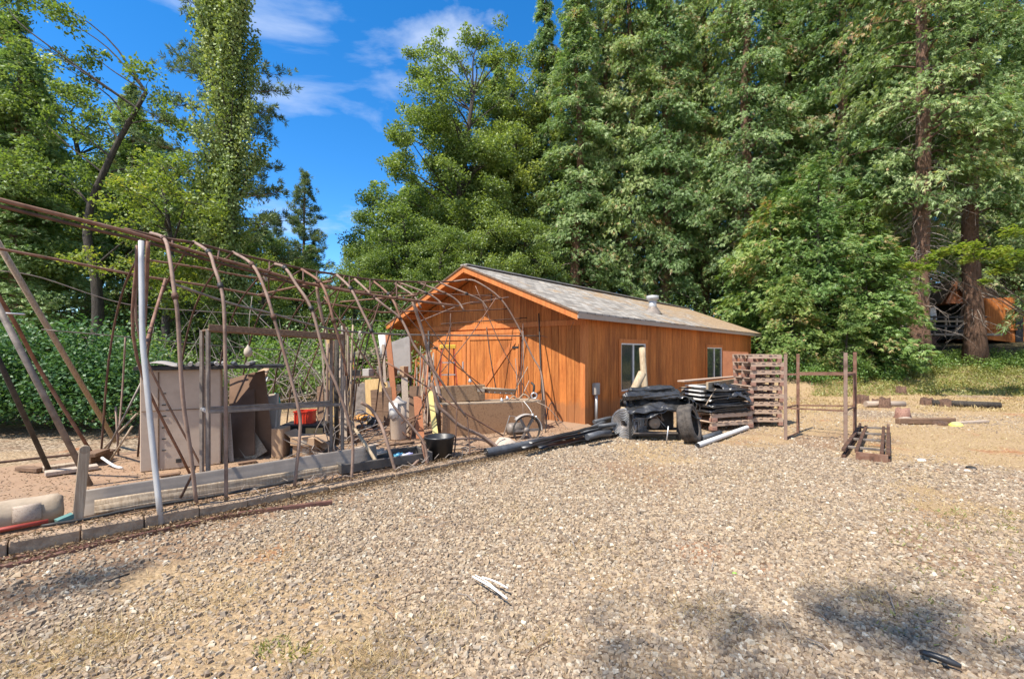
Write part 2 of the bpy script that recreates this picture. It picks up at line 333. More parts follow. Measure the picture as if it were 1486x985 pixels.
# loose stones lying on the yard: real angular pebbles, smaller and sparser with distance
def yard_ok(x, y): return (x*.678-y*.735) > -5.28+0*x
def stones(name, seed, bands, mat):
    rg = np.random.default_rng(seed); VS = []; n0 = 0
    base = np.array([[-1, -1, -1], [1, -1, -1], [1, 1, -1], [-1, 1, -1], [-.7, -.7, 1], [.7, -.7, 1], [.7, .7, 1], [-.7, .7, 1]], float)
    for y0, y1, dens, s0, s1 in bands:
        xm = y1*1.18+1.5; n = int(dens*(y1-y0)*2*xm)
        x = rg.uniform(-xm, xm, n); y = rg.uniform(y0, y1, n)
        k = yard_ok(x, y) & (np.abs(x) < y*1.16+1.4) & (rg.uniform(0, 1, n) < 1.02-.80*dirtmask(x, y)-.62*strawmask(x, y)); x = x[k]; y = y[k]; n = len(x)
        s = s0+(s1-s0)*rg.beta(1.4, 4.5, n); sc = s[:, None]*np.stack([rg.uniform(.7, 1.3, n), rg.uniform(.5, 1, n), rg.uniform(.35, .8, n)], -1)
        v = base[None]*(1+rg.uniform(-.38, .38, (n, 8, 3))); v = v*sc[:, None, :]*.5
        a = rg.uniform(0, 6.28, n); tl = rg.normal(0, .35, n); ca, sa = np.cos(a)[:, None], np.sin(a)[:, None]; ct, st_ = np.cos(tl)[:, None], np.sin(tl)[:, None]
        yy = v[..., 1]*ct-v[..., 2]*st_; zz = v[..., 1]*st_+v[..., 2]*ct; xx = v[..., 0]
        v = np.stack([xx*ca-yy*sa+x[:, None], xx*sa+yy*ca+y[:, None], zz+hz(x, y)[:, None]+sc[:, 2][:, None]*.22], -1); VS.append(v.reshape(-1, 3))
    V = np.concatenate(VS); n = len(V)//8; me = bpy.data.meshes.new(name); me.vertices.add(len(V)); me.vertices.foreach_set('co', V.astype('f').ravel())
    fq = np.array([(3, 2, 1, 0), (4, 5, 6, 7), (0, 1, 5, 4), (1, 2, 6, 5), (2, 3, 7, 6), (3, 0, 4, 7)])
    setpoly(me, (np.arange(n)[:, None, None]*8+fq[None]).reshape(-1, 4)); me.polygons.foreach_set('use_smooth', [False]*len(me.polygons))
    return link(name, me, mat)
m, t, b = newmat('gravel_stones'); ri = island(t)
c = ramp(t, [(0, (.08, .055, .036)), (.2, (.20, .14, .092)), (.45, (.33, .235, .14)), (.68, (.43, .32, .195)), (.82, (.23, .185, .14)), (.95, (.47, .40, .29)), (1, (.66, .60, .48))], ri).outputs[0]
n1 = noise(t, 60, 4, .6, mapping(t, (1, 1, 1))); c = mix(t, .35, c, ramp(t, [(.3, (.2, .15, .11)), (.7, (.5, .42, .33))], n1.outputs[0]).outputs[0]); t.links.new(c, b.inputs['Base Color'])
b.inputs['Roughness'].default_value = .92; b.inputs['Specular IOR Level'].default_value = .25; bump(t, b, n1.outputs[0], .4, .004); M_stone = m
tag(stones('gravel', 5, [(1.2, 3.4, 3600, .009, .052), (3.4, 5.5, 2000, .012, .055), (5.5, 8.5, 900, .015, .06), (8.5, 14, 260, .02, .06)], M_stone), 'loose angular tan and grey gravel stones over the yard', kind='stuff')

# ---------------------------------------------------------------- foliage builders
def leaves(name, c, d, s, L, W, tint, mat, parent=None, obj=True, fold=0.0):
    """rhombic leaves: base c, long axis d, side s (unit rows), length L, width W, tint 0..1"""
    n = len(c); L = np.broadcast_to(L, n)[:, None]; W = np.broadcast_to(W, n)[:, None]
    nrm = np.cross(d, s)
    V = np.stack([c, c+d*L*.45+s*W*.5+nrm*W*fold, c+d*L, c+d*L*.45-s*W*.5+nrm*W*fold], 1).reshape(-1, 3)
    me = bpy.data.meshes.new(name); me.vertices.add(4*n); me.vertices.foreach_set('co', V.astype('f').ravel())
    setpoly(me, np.arange(4*n).reshape(n, 4)); at = me.attributes.new('tint', 'FLOAT', 'POINT'); at.data.foreach_set('value', np.repeat(np.clip(tint, 0, 1), 4).astype('f'))
    return link(name, me, mat, parent) if obj else me
def unit(v): return v/np.maximum(np.linalg.norm(v, axis=-1, keepdims=True), 1e-9)
def rdir(rg, n): return unit(rg.normal(0, 1, (n, 3)))
def sidevec(rg, d):
    return unit(np.cross(d, rdir(rg, len(d))))
def blade_fans(rg, c, d, s, k, L, W, spread=.9):
    """k blades fanned in the plane (d, s) from each c"""
    n = len(c); out = []
    for i in range(k):
        a = (i/(k-1)-.5)*2*spread if k > 1 else 0; a = a+rg.normal(0, .12, n)
        off = rg.uniform(0, .35, n)[:, None]*L[:, None]*d
        dd = unit(d*np.cos(a)[:, None]+s*np.sin(a)[:, None]+rg.normal(0, .13, (n, 3))); ss = unit(np.cross(np.cross(dd, s+.01), dd)+rg.normal(0, .25, (n, 3)))
        ss = unit(s*np.cos(a)[:, None]-d*np.sin(a)[:, None]+rg.normal(0, .3, (n, 3)))
        out.append((c+off, dd, ss, L*rg.uniform(.6, 1.1, n)*(1-.3*abs(a)/spread), W*rg.uniform(.7, 1.2, n)))
    return [np.concatenate([o[j] for o in out]) for j in range(5)]
def cedar(name, seed, Ht, R, base, nb, mat, per=30, bare=.10, L=.26, W=.036, label='', cat='tree', dens=1.0, droop=1.0, trunk_r=.4, barkm=None, twigs=60, up=.15, deadf=.02, taper=.62):
    rg = np.random.default_rng(seed); random.seed(seed)
    root = empty(name, (0, 0, 0), label, cat)
    tb = MB(); pts = [(.12*math.sin(z*.5+seed), .12*math.cos(z*.4+seed), z) for z in np.linspace(-.3, Ht, 14)]
    rr = [trunk_r*(1-z/Ht*.92)*(1.35 if z < .3 else 1.08 if z < 1.5 else 1) for z in np.linspace(-.3, Ht, 14)]
    tb.tube(pts, rr, 14); C = []; D = []; S = []; T = []
    for i in range(nb):
        f = (i+rg.uniform(0, 1))/nb; z = base+(Ht-base)*f**.92; ln = R*((1-f)**taper+.06)*rg.uniform(.55, 1.15)*(1 if f > .1 else .8)
        az = rg.uniform(0, 2*math.pi); o = np.array([math.cos(az), math.sin(az), 0]); sd = np.array([-math.sin(az), math.cos(az), 0])
        n = int(per*dens*(ln/R*.8+.35)); t_ = bare+(1-bare)*rg.uniform(0, 1, n)**.75
        hgt = up*ln*t_+.25*ln*np.sin(t_*2.6)*.6-droop*.38*ln*t_**2.2
        wid = .40*ln*np.sin(np.clip(t_, 0, 1)*math.pi*.88+.15)
        c = np.array([0, 0, z])+o*(t_*ln)[:, None]+sd*(rg.uniform(-1, 1, n)*wid)[:, None]+np.stack([rg.normal(0, .06, n), rg.normal(0, .06, n), hgt+rg.normal(0, .16, n)], -1)
        d = unit(o*rg.uniform(.3, 1.1, n)[:, None]+sd*rg.normal(0, .45, n)[:, None]+np.array([0, 0, -1])*(droop*rg.uniform(.4, 1.7, n))[:, None])
        s = unit(np.cross(d, np.array([0, 0, 1.0]))+rg.normal(0, .45, (n, 3)))
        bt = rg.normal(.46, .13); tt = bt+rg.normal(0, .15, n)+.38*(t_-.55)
        if rg.uniform() < deadf*3: tt = np.where(rg.uniform(0, 1, n) < .45, 1.0, tt)
        else: tt = np.where(rg.uniform(0, 1, n) < deadf, 1.0, np.minimum(tt, .94))
        C.append(c); D.append(d); S.append(s); T.append(tt)
        if i % 2 == 0:
            q = [np.array([0, 0, z])+o*tv*ln+np.array([0, 0, 1])*(up*ln*tv+.15*ln*math.sin(tv*2.6)-droop*.38*ln*tv**2.2) for tv in (0, .3, .6, .85)]
            tb.tube(q, [.05*(1-f)+.015, .035*(1-f)+.01, .02, .008], 5, cap=False)
    C = np.concatenate(C); D = np.concatenate(D); S = np.concatenate(S); T = np.concatenate(T); n = len(C)
    k = 8; c, d, s, l, w_ = blade_fans(rg, C, D, S, k, np.full(n, L)*rg.uniform(.6, 1.25, n), np.full(n, W), .85)
    trk = tb.build('trunk', barkm or M_bark, root)
    leaves('crown', c, d, s, l, w_, np.tile(T, k)+rg.normal(0, .05, n*k), mat, root)
    if twigs:                                     # bare dead branches on the lower trunk
        tw = MB()
        for i in range(twigs):
            z = rg.uniform(base*.25, base+(Ht-base)*.35); az = rg.uniform(0, 6.28); ln = rg.uniform(.5, 2.0); o = Vector((math.cos(az), math.sin(az), 0)); p = Vector((0, 0, z))
            q = [p+o*ln*u+Vector((rg.normal(0, .05), rg.normal(0, .05), (.1*u-.55*u*u)*ln)) for u in (.12, .4, .7, 1)]
            tw.tube(q, [.022, .016, .010, .004], 4, cap=False)
            for j in range(3):
                b0 = q[1+j % 3]; tw.tube([b0, b0+Vector((rg.normal(0, .3), rg.normal(0, .3), -rg.uniform(.1, .6)))], [.008, .003], 3, cap=False)
        tw.build('dead_branches', M_twig, root)
    return root
def broadleaf(name, seed, path, tr, clusters, mat, per=260, ls=.13, label='', barkm=None, cat='tree', limb=.05, flat=.6, holes=0):
    """path: trunk points; clusters: (x, y, z, r)"""
    rg = np.random.default_rng(seed); root = empty(name, (0, 0, 0), label, cat)
    tb = MB(); path = curve(path, 4); tb.tube(path, [tr*(1-.75*i/(len(path)-1)) for i in range(len(path))], 10)
    C = []; T = []; NR = []
    for (x, y, z, r) in clusters:
        cc = Vector((x, y, z)); cand = [p for p in path if p.z < z-.12*r] or [path[0]]
        a = min(cand, key=lambda p: (p-cc).length+abs((cc.z-p.z)-(cc-p).length*.6)); dm = (cc-a).length
        mid = (a+cc)/2+Vector((rg.normal(0, .08*dm), rg.normal(0, .08*dm), .06*dm)); lr = limb*min(1.2, dm/4+.4)
        q = curve([a, mid, cc], 4); tb.tube(q, [lr*(1-.8*i/(len(q)-1)) for i in range(len(q))], 6, cap=False)
        nsub = max(3, int(7*r)); n = int(per*r*r)
        subs = np.array([x, y, z])+rdir(rg, nsub)*r*rg.uniform(.35, 1, nsub)[:, None]*np.array([1, 1, .8])
        for sp in subs: tb.tube([cc, (cc+Vector(sp))/2+Vector((0, 0, .05)), sp], [lr*.22, lr*.15, .006], 4, cap=False)
        idx = rg.integers(0, nsub, n); off = rdir(rg, n)*(rg.uniform(0, 1, n)**.5*r*.46)[:, None]*np.array([1, 1, .7])
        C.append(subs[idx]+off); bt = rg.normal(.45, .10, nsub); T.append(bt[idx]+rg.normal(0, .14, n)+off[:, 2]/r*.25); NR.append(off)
    C = np.concatenate(C); T = np.minimum(np.concatenate(T), .95); n = len(C)
    nr = unit(rdir(rg, n)*.8+np.array([0, 0, flat])); d = unit(np.cross(nr, rdir(rg, n))); s = np.cross(nr, d)
    tb.build('trunk', barkm or M_barkdk, root); leaves('crown', C, d, s, ls*rg.uniform(.6, 1.25, n), ls*.62*rg.uniform(.7, 1.2, n), T, mat, root, fold=.12)
    return root
def randclusters(seed, n, c, rad, rr=(.7, 1.3), hollow=.35):
    rg = np.random.default_rng(seed); o = []
    for i in range(n):
        v = rdir(rg, 1)[0]*(hollow+(1-hollow)*rg.uniform()**.6); o.append((c[0]+v[0]*rad[0], c[1]+v[1]*rad[1], c[2]+v[2]*rad[2], rg.uniform(*rr)))
    return o
def pine(name, seed, Ht, R, base, nb, label, tuft=9, L=.2, droopy=.1, W=.012, k=12):
    rg = np.random.default_rng(seed); root = empty(name, (0, 0, 0), label, 'tree'); tb = MB()
    zz = np.linspace(-.3, Ht, 12); tb.tube([(.1*math.sin(z*.4), .08*math.cos(z*.5), z) for z in zz], [.3*(1-z/Ht*.93) for z in zz], 10)
    C = []; D = []
    for i in range(nb):
        f = (i+rg.uniform())/nb; z = base+(Ht-base)*f; ln = R*(1-f)**.6*rg.uniform(.5, 1.15)+.25; az = rg.uniform(0, 6.28); o = np.array([math.cos(az), math.sin(az), 0])
        pt = lambda u: np.array([0, 0, z])+o*ln*u+np.array([0, 0, 1])*(.12*ln*u-droopy*ln*u*u+.12*ln*u**3)
        tb.tube([pt(u) for u in (0, .35, .7, 1)], [.05*(1-f)+.012, .03*(1-f)+.01, .014, .006], 5, cap=False)
        for j in range(int(tuft*(.4+ln/R))):
            u = rg.uniform(.35, 1.02); p = pt(u); e = p+np.array([rg.normal(0, .18*ln*.5), rg.normal(0, .18*ln*.5), rg.uniform(-.05, .3)]); tb.tube([pt(max(0, u-.12)), e], [.008, .004], 3, cap=False)
            for q in range(3): C.append(e+rg.normal(0, .09, 3)); D.append(unit(o*.5+rg.normal(0, .5, 3)+np.array([0, 0, .35])))
    C = np.array(C); D = np.array(D); n = len(C); Ck = np.repeat(C, k, 0)+rg.normal(0, .03, (n*k, 3)); Dk = unit(np.repeat(D, k, 0)*.8+rdir(rg, n*k)*.75)
    tb.build('trunk', M_bark, root); leaves('crown', Ck, Dk, sidevec(rg, Dk), L*rg.uniform(.7, 1.2, n*k), W*2.6, np.minimum(np.repeat(rg.normal(.5, .2, n), k), .95), L_pine, root)
    return root
def poplar(name, seed, Ht, R, base, label, n=52000):
    rg = np.random.default_rng(seed); root = empty(name, (0, 0, 0), label, 'tree'); tb = MB()
    zz = np.linspace(-.3, Ht, 12); tb.tube([(0, 0, z) for z in zz], [.26*(1-z/Ht*.9) for z in zz], 10); C = []; T = []
    nb = 130
    for i in range(nb):
        z0 = base+(Ht-base-1)*rg.uniform(); az = rg.uniform(0, 6.28); prof = R*min(1, .55+(z0-base)/(Ht-base)*1.2)*min(1, ((Ht-z0)/Ht*2.6)**.6); r = prof*rg.uniform(.35, 1.0); ln = rg.uniform(1.6, 3.4); o = np.array([math.cos(az), math.sin(az), 0])
        pt = lambda u: np.array([0, 0, z0])+o*(r*(u**.6))[..., None]+np.array([0, 0, 1])*(ln*u)[..., None]
        tb.tube([pt(np.array(u)) for u in (0, .3, .6, 1)], [.035, .025, .015, .006], 4, cap=False)
        m_ = n//nb; u = rg.uniform(.08, 1.05, m_); C.append(pt(u)+rg.normal(0, 1, (m_, 3))*np.array([.15, .15, .16])*(1.25-u*.6)[:, None]); T.append(rg.normal(.48, .12)+rg.normal(0, .15, m_))
    C = np.concatenate(C); T = np.minimum(np.concatenate(T), .95); m_ = len(C); nr = unit(rdir(rg, m_)+np.array([-.2, -.3, .25])); d = unit(np.cross(nr, rdir(rg, m_))-np.array([0, 0, .4])); s = np.cross(nr, d)
    tb.build('trunk', M_barkdk, root); leaves('crown', C, d, unit(s), .10*rg.uniform(.7, 1.3, m_), .085, T, L_poplar, root); return root
def spot(px, Y, z=None):
    x = (px-CX)/F*Y; return (x, Y, H(x, Y) if z is None else z)
def place(o, px, Y, rz=None, sc=None, dz=0):
    o.location = spot(px, Y); o.location.z += dz
    if rz is not None: o.rotation_euler = (0, 0, rz)
    if sc is not None: o.scale = sc if hasattr(sc, '__len__') else (sc, sc, sc)
    return o
# ---------------------------------------------------------------- the forest
def sq(o): return bpy.data.objects.get(o)
WALLG = 'cedars filling the forest wall behind'
WALL = 'tall green cedar packed into the dense forest wall behind the yard'
cA = place(cedar('cedar_tree', 11, 27, 4.2, 7.0, 170, L_cedar, per=120, bare=.24, label='big cedar with thick furrowed red trunk bare to the ground, beside the young firs', trunk_r=.43, twigs=130), 1337, 21, .4)
cB = place(cedar('cedar_tree', 12, 27, 3.3, 3.4, 230, L_cedar, per=125, label='tall cedar whose bare reddish trunk rises just behind the roof of the shed', trunk_r=.33, twigs=50), 966, 27.5, 1.0)
cC = place(cedar('cedar_tree', 13, 30, 3.7, 4.6, 240, L_cedar, per=125, label='cedar with dark trunk behind the back end of the shed roof', trunk_r=.36, twigs=70), 1084, 26, 2.2)
cD = place(cedar('cedar_tree', 14, 25, 2.9, 1.5, 220, L_cedar, per=125, label='pointed cedar whose tip shows against the sky left of the taller ones', trunk_r=.3, twigs=20, taper=.85), 790, 30, 0)
for src, px, Yd, rz, sc, lab in (
    (cD, 722, 30.5, 2.2, (1.1, 1.1, .80), 'cedar rising directly behind the big oak'),
    (cD, 655, 34, 1.2, (1.2, 1.2, .72), 'cedar half hidden behind the left side of the big oak'),
    (cB, 1262, 26.5, 2.0, (1.15, 1.15, 1.0), 'cedar between the young firs and the big red trunk'),
    (cC, 1385, 38.5, 4.4, (1.1, 1.1, 1.05), 'cedar seen between the two big red trunks'),
    (cD, 838, 27.5, 5.0, (1.15, 1.15, 1.0), 'cedar with low hanging boughs behind the middle of the roof'),
    (cA, 1411, 21.6, 2.6, (.92, .92, 1.0), 'cedar with twisted peeling trunk in front of the orange cabin'),
    (cC, 1222, 24.5, 3.5, (1.05, 1.05, 1.0), 'cedar rising behind the bright young firs, dead branches on its upper trunk'),
    (cB, 878, 29, 4.1, (.95, .95, 1.12), 'tall cedar just right of the pointed one against the sky'),
    (cD, 915, 28, 5.2, (1.1, 1.1, 1.22), 'broad cedar above the flue pipe of the shed'),
    (cB, 1022, 28.5, .3, (1.0, 1.0, 1.1), 'cedar standing between the two bare trunks behind the shed'),
    (cD, 1150, 27, 1.7, (1.25, 1.25, 1.25), 'full cedar left of the dead upper branches'),
    (cA, 1455, 38, 4.9, (1.1, 1.1, 1.3), 'cedar with dark trunk seen high in the top right corner'),
    (cD, 740, 33.5, 3.0, (.95, .95, .86), 'shorter cedar behind the oak left of the pointed one'),
    (cC, 1300, 29.0, .9, (1, 1, 1.05), 'cedar filling the gap behind the big red trunk'),
    (cD, 1610, 19.0, 5.9, (1.2, 1.2, 1.2), 'cedar hanging pale green sprays in at the right edge'),
): place(copy_tree(src, label=lab), px, Yd, rz, sc)
rg = np.random.default_rng(77)
row = [(838, 35), (880, 36), (950, 35), (1010, 36.5), (1070, 34), (1130, 36), (1190, 34.5), (1250, 36), (1330, 37), (1400, 35), (1470, 36), (1560, 34), (1640, 30), (1700, 36), (1600, 25), (985, 44), (1150, 45), (1300, 46), (1430, 47), (850, 46), (1560, 46)]
for i, (px, Yd) in enumerate(row):
    src = (cB, cD, cC)[i % 3]
    place(copy_tree(src, label=WALL, group=WALLG), px, Yd, rg.uniform(0, 6.2), (rg.uniform(1.0, 1.25),)*2+(rg.uniform(.95, 1.12),))
# bright young firs to the right of the shed
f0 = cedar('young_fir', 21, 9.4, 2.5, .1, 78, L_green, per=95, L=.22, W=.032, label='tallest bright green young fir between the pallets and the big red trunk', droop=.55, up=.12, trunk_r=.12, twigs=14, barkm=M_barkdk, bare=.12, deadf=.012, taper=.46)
place(f0, 1190, 20.2, 0)
f1 = cedar('young_fir', 22, 7.4, 2.4, .1, 80, L_green, per=85, L=.26, W=.045, label='ragged young fir leaning out over the grass right of the tallest one', droop=.7, up=.1, trunk_r=.1, twigs=10, barkm=M_barkdk, bare=.12, deadf=.03, taper=.45)
place(f1, 1258, 19.6, 1.0, (1.1, 1.1, .78))
for src, px, Yd, sc, rz, lab in ((f1, 1122, 21.8, 1.05, 1.2, 'young fir just behind the far end of the shed'), (f0, 1282, 20.3, .42, 2.2, 'small bright fir with low drooping boughs beside the steel frame'),
                            (f1, 1150, 19.2, .55, 4.2, 'small fir behind the pallet stack'), (f0, 1228, 18.2, .36, 3.2, 'smallest fir spreading over the dry grass edge'), (f0, 1248, 22.5, .95, 5.2, 'young fir behind the small drooping one'), (f1, 1160, 23.5, 1.3, 3.9, 'taller ragged fir behind the pallets'), (f1, 1100, 24.5, .9, 5.0, 'dim young fir deep behind the shed end')):
    place(copy_tree(src, label=lab), px, Yd, rz, (sc*1.1, sc*1.1, sc))
# the big oak and lower broadleaf trees left of the shed roof
ok = broadleaf('oak_tree', 31, [(0, 0, -.3), (.2, 0, 4), (-.5, .1, 8), (.1, 0, 13), (.6, 0, 17)], .42,
    randclusters(3, 62, (-.1, 0, 12.0), (4.4, 3.4, 6.6), (1.0, 1.6), .2)+[(-4.9, 0, 9.6, .8), (-2.7, 0, 19.6, 1.0), (-2.3, 0, 17.6, 1.1), (-3.0, 0, 16.0, 1.1), (-1.4, 0, 20.0, 1.1), (-3.7, 0, 14.6, 1.1), (0, 0, 20.4, 1.1), (1.5, 0, 20.8, 1.1), (2.7, 0, 19.6, 1.2), (3.0, 0, 17.0, 1.3), (-4.3, 0, 12.8, 1.1), (-4.9, 0, 8.0, 1.1), (-5.3, 0, 11.4, .6), (-3.8, 0, 14.5, .8), (-2.4, 0, 18.3, .9), (-.2, 0, 19, 1.0), (1.6, 0, 19.4, 1), (-1.9, -.5, 17.2, 1.1), (-3.0, 0, 7.6, 1.1), (-4.2, 0, 6.6, .9)], L_oak, per=600, ls=.17,
    label='tall spreading oak left of the cedars, reaching out over the sky')
place(ok, 672, 28, 0)
place(copy_tree(ok, label='broad leafy tree between the big oak and the pointed cedar'), 742, 31, 2.6, (.95, .95, 1.02)); place(copy_tree(ok, label='wide leafy tree in the left woods behind the forked oak'), 130, 27, 4.0, (1.0, 1.0, .80))
ok2 = broadleaf('oak_tree', 32, [(0, 0, -.3), (.1, 0, 3), (.3, .1, 6), (0, 0, 9)], .25, randclusters(4, 36, (0, 0, 6.2), (3.2, 2.6, 4.4), (.8, 1.3), .2), L_oak, per=560, ls=.15,
    label='rounded broadleaf tree behind the left slope of the shed roof')
place(ok2, 585, 26, 0)
for px, Yd, sc, rz, lab in ((528, 31, .75, 1.4, 'low broadleaf tree at the foot of the sky gap'), (640, 23.5, .72, 2.5, 'dark leafy tree close behind the shed gable'), (700, 25, .86, 4.0, 'leafy tree behind the shed ridge'), (620, 29.5, 1.15, 5.3, 'round leafy tree filling out the left flank of the oak'), (566, 33, 1.05, .4, 'leafy tree stepping down toward the sky gap'), (760, 26, .8, 1.9, 'low leafy tree behind the shed roof left of the flue'), (492, 36, .62, 3.3, 'small pale leafy tree low in the sky gap beside the lone pine')):
    place(copy_tree(ok2, label=lab), px, Yd, rz, sc)
# left side
pn = pine('pine_tree', 41, 22, 3.9, 5.5, 95, 'tall sparse pine behind the poplar, long branches on both sides', tuft=14, L=.26, k=12, W=.014); place(pn, 318, 22, 0)
pn2 = pine('pine_tree', 42, 17.5, 2.9, 5, 90, 'lone pine with rounded tufts in the gap of blue sky', tuft=10, L=.36, W=.018, k=9); place(pn2, 442, 45, 0)
place(copy_tree(pn2, label='smaller pine half hidden behind the lone one'), 398, 52, 2, .8)
pp = poplar('poplar_tree', 43, 17.5, 1.18, .8, 'tall columnar poplar with pale fluttering leaves', 60000); place(pp, 331, 16, 0)
lk = broadleaf('oak_tree', 51, [(0, 0, -.3), (.25, 0, 1.2), (.55, 0, 2.4), (.5, 0, 4), (.2, 0, 6.0), (1.0, 0, 8.2), (2.2, 0, 10.4)], .24,
    [(2.3, 0, 10.8, .9), (1.4, .3, 9.6, .8), (2.9, 0, 9.4, .8), (3.2, -.3, 8, .8), (.6, 0, 9.2, .8), (-.2, 0, 10.2, .8), (-1.2, 0, 9.3, .9), (-.8, .3, 11.4, .9), (-1.8, 0, 12.2, 1.0), (-.6, 0, 12.9, .9), (-2.4, 0, 10.6, .9), (-2.6, 0, 13.4, 1.0), (-1.5, 0, 13.9, 1.0), (.2, 0, 7.4, .8), (1.9, 0, 7.2, .9), (-1.5, 0, 7.6, 1.0), (3.4, 0, 6.4, .9), (2.5, -.4, 5.6, .8), (-2.6, 0, 8.4, 1.0), (.4, 0, 11.7, .6)], L_oak, per=620, ls=.13,
    label='open oak with dark leaning forked trunk at the left, sky through its crown', limb=.032)
place(lk, 118, 15.5, 0)
lk2 = broadleaf('maple_tree', 52, [(0, 0, -.3), (.1, 0, 2.5), (.2, .1, 5), (0, 0, 7)], .16, randclusters(6, 24, (0, 0, 5.2), (2.2, 1.8, 2.6), (.6, 1.0)), L_maple, per=520, ls=.12,
    label='sunlit yellow green tree left of the poplar', limb=.05)
place(lk2, 236, 15, 0)
place(copy_tree(lk2, label='yellow green tree low behind the rusty hoops'), 385, 19, 2.2, .72)
place(copy_tree(ok2, label='leafy tree right of the poplar foot behind the hoop frame'), 428, 24, 1.1, .66)
place(copy_tree(ok2, label='leafy tree at the left edge behind the open oak'), 22, 18, 2.1, (.9, .9, 1.05))
place(copy_tree(cD, label='dark cedar at the left edge of the yard'), 25, 17.5, 2.0, (1.0, 1.0, .58))
place(copy_tree(cB, label='dark cedar left of the open oak trunk'), -55, 20, 2.9, (1.1, 1.1, .72))
place(copy_tree(cD, label='dark cedar between the open oak and the poplar'), 190, 24, 2.4, (.9, .9, .62))
place(copy_tree(ok, label='tall leafy tree out beyond the left edge'), -80, 25, 2.4, (.8, .8, .8))
place(copy_tree(ok2, label='leafy tree behind the sunlit maple'), 285, 21.5, 5.1, (.85, .85, .95))
place(copy_tree(ok2, label='low leafy tree behind the grey sheet lean-to'), 520, 22, 3.6, .6)
for i, (px, Yd, s) in enumerate([(60, 34, .8), (150, 36, .72), (230, 34, .62), (300, 38, .6), (-40, 36, .9), (380, 40, .42), (450, 40, .40), (540, 40, .5), (600, 42, .62), (660, 40, .75), (-120, 30, .8)]):
    place(copy_tree((cD, ok2, cB)[i % 3], label='leafy tree in the dim woods beyond the left side', group='trees in the woods beyond the left side'), px, Yd, rg.uniform(0, 6), (1.2, 1.2, s) if i % 3 != 1 else 1.1)
# maple reaching in from the right edge
mb_ = [(-4.5, 0, 4.6, .55), (-3.9, .2, 4.9, .6), (-3.3, -.3, 4.7, .6), (-2.7, .1, 5.1, .7), (-2.1, -.1, 4.8, .7), (-1.5, .2, 5.3, .8), (-1.0, -.3, 4.7, .7), (-.5, .3, 5.6, .8), (-2.0, .5, 4.2, .5), (-1.0, -.4, 4.0, .6), (-.4, 0, 4.9, .7), (-.3, .2, 3.7, .5), (.4, 0, 6.2, .9), (1, 0, 5.2, .9)]
mp_ = broadleaf('maple_tree', 61, [(.8, 0, -.3), (.7, 0, 2), (.3, 0, 3.6), (.3, 0, 5.5)], .16, [(x*1.2, y, z*.9+.15, r*.85) for x, y, z, r in mb_], L_maple, per=1300, ls=.13, label='yellow green maple boughs reaching in from the right edge', limb=.022, flat=1.6)
place(mp_, 1580, 14.5, 0, dz=.15)
# the tree behind the photographer whose shade falls on the gravel
sh = []; random.seed(6)
def shade(px, py, n_, spread, r):
    for _ in range(n_):
        g_ = G(px, py); zc = 15+rnd(-1, 1.5); k_ = zc/-SUN.z; sh.append((g_.x-SUN.x*k_+rnd(-spread, spread), g_.y-SUN.y*k_+rnd(-spread*.6, spread*.6), zc, rnd(.7, 1.2)*r))
shade(1230, 925, 7, .55, .42); shade(1330, 905, 5, .5, .42); shade(1110, 930, 4, .45, .38); shade(1420, 925, 3, .4, .36); shade(960, 968, 4, .4, .34); shade(70, 842, 4, .45, .36); shade(190, 835, 3, .4, .3); shade(560, 975, 3, .4, .25); 
bt = broadleaf('shade_tree', 71, [(-9, -10.5, -.3), (-8.6, -9.5, 5), (-7.6, -8, 9), (-6.6, -6, 12.5)], .35, sh+[(-8.5, -9, 15, 1.6), (-10, -7.5, 14, 1.6), (-7.5, -9.5, 13, 1.5), (-11, -10, 13, 1.6)], L_oak, per=330, ls=.09, limb=.012, label='tree behind the camera whose shade falls on the gravel')

# ---------------------------------------------------------------- undergrowth and ground cover
def thicket(name, seed, area, n, h, mat, ls, label, lumps=40, flat=.8, kind='stuff', low=0.0):
    """area: function(rg, n) -> x, y of lumps; leaves on the upper shells of uneven lumps"""
    rg = np.random.default_rng(seed); x, y, r, hh = area(rg, lumps); base = hz(x, y)
    i = rg.integers(0, lumps, n); v = rdir(rg, n); v[:, 2] = np.abs(v[:, 2])*rg.choice([1, 1, 1, -.3], n)
    rad = rg.uniform(.45, 1.05, n)[:, None]**.5
    c = np.stack([x[i], y[i], base[i]+hh[i]*.35+low], -1)+v*rad*np.stack([r[i], r[i], hh[i]*.65], -1)+rg.normal(0, .07, (n, 3))
    c[:, 2] = np.maximum(c[:, 2], hz(c[:, 0], c[:, 1])+.02)
    bt = rg.normal(.42, .12, lumps); T = np.minimum(bt[i]+rg.normal(0, .14, n), .95)
    nr = unit(rdir(rg, n)*.75+np.array([0, 0, flat])); d = unit(np.cross(nr, rdir(rg, n))); s = np.cross(nr, d)
    o = leaves(name, c, d, s, ls*rg.uniform(.55, 1.25, n), ls*.62, T, mat, fold=.15); return tag(o, label, 'undergrowth', None, kind)
def band(px0, px1, y0, y1, r0, r1, h0, h1):
    def f(rg, n):
        px = rg.uniform(px0, px1, n); y = rg.uniform(y0, y1, n); return (px-CX)/F*y, y, rg.uniform(r0, r1, n), rg.uniform(h0, h1, n)
    return f
thicket('bramble_thicket', 81, band(-130, 196, 8.6, 11.5, .5, 1.0, 1.3, 2.5), 64000, 2, L_bramble, .085, 'dense dark green bramble bank at the left behind the hoop frame', 60)
thicket('undergrowth', 82, band(150, 620, 12.5, 17, .5, 1.1, 1.0, 2.6), 42000, 2, L_green, .10, 'bright leafy brush behind the hoop frame and the junk', 60)
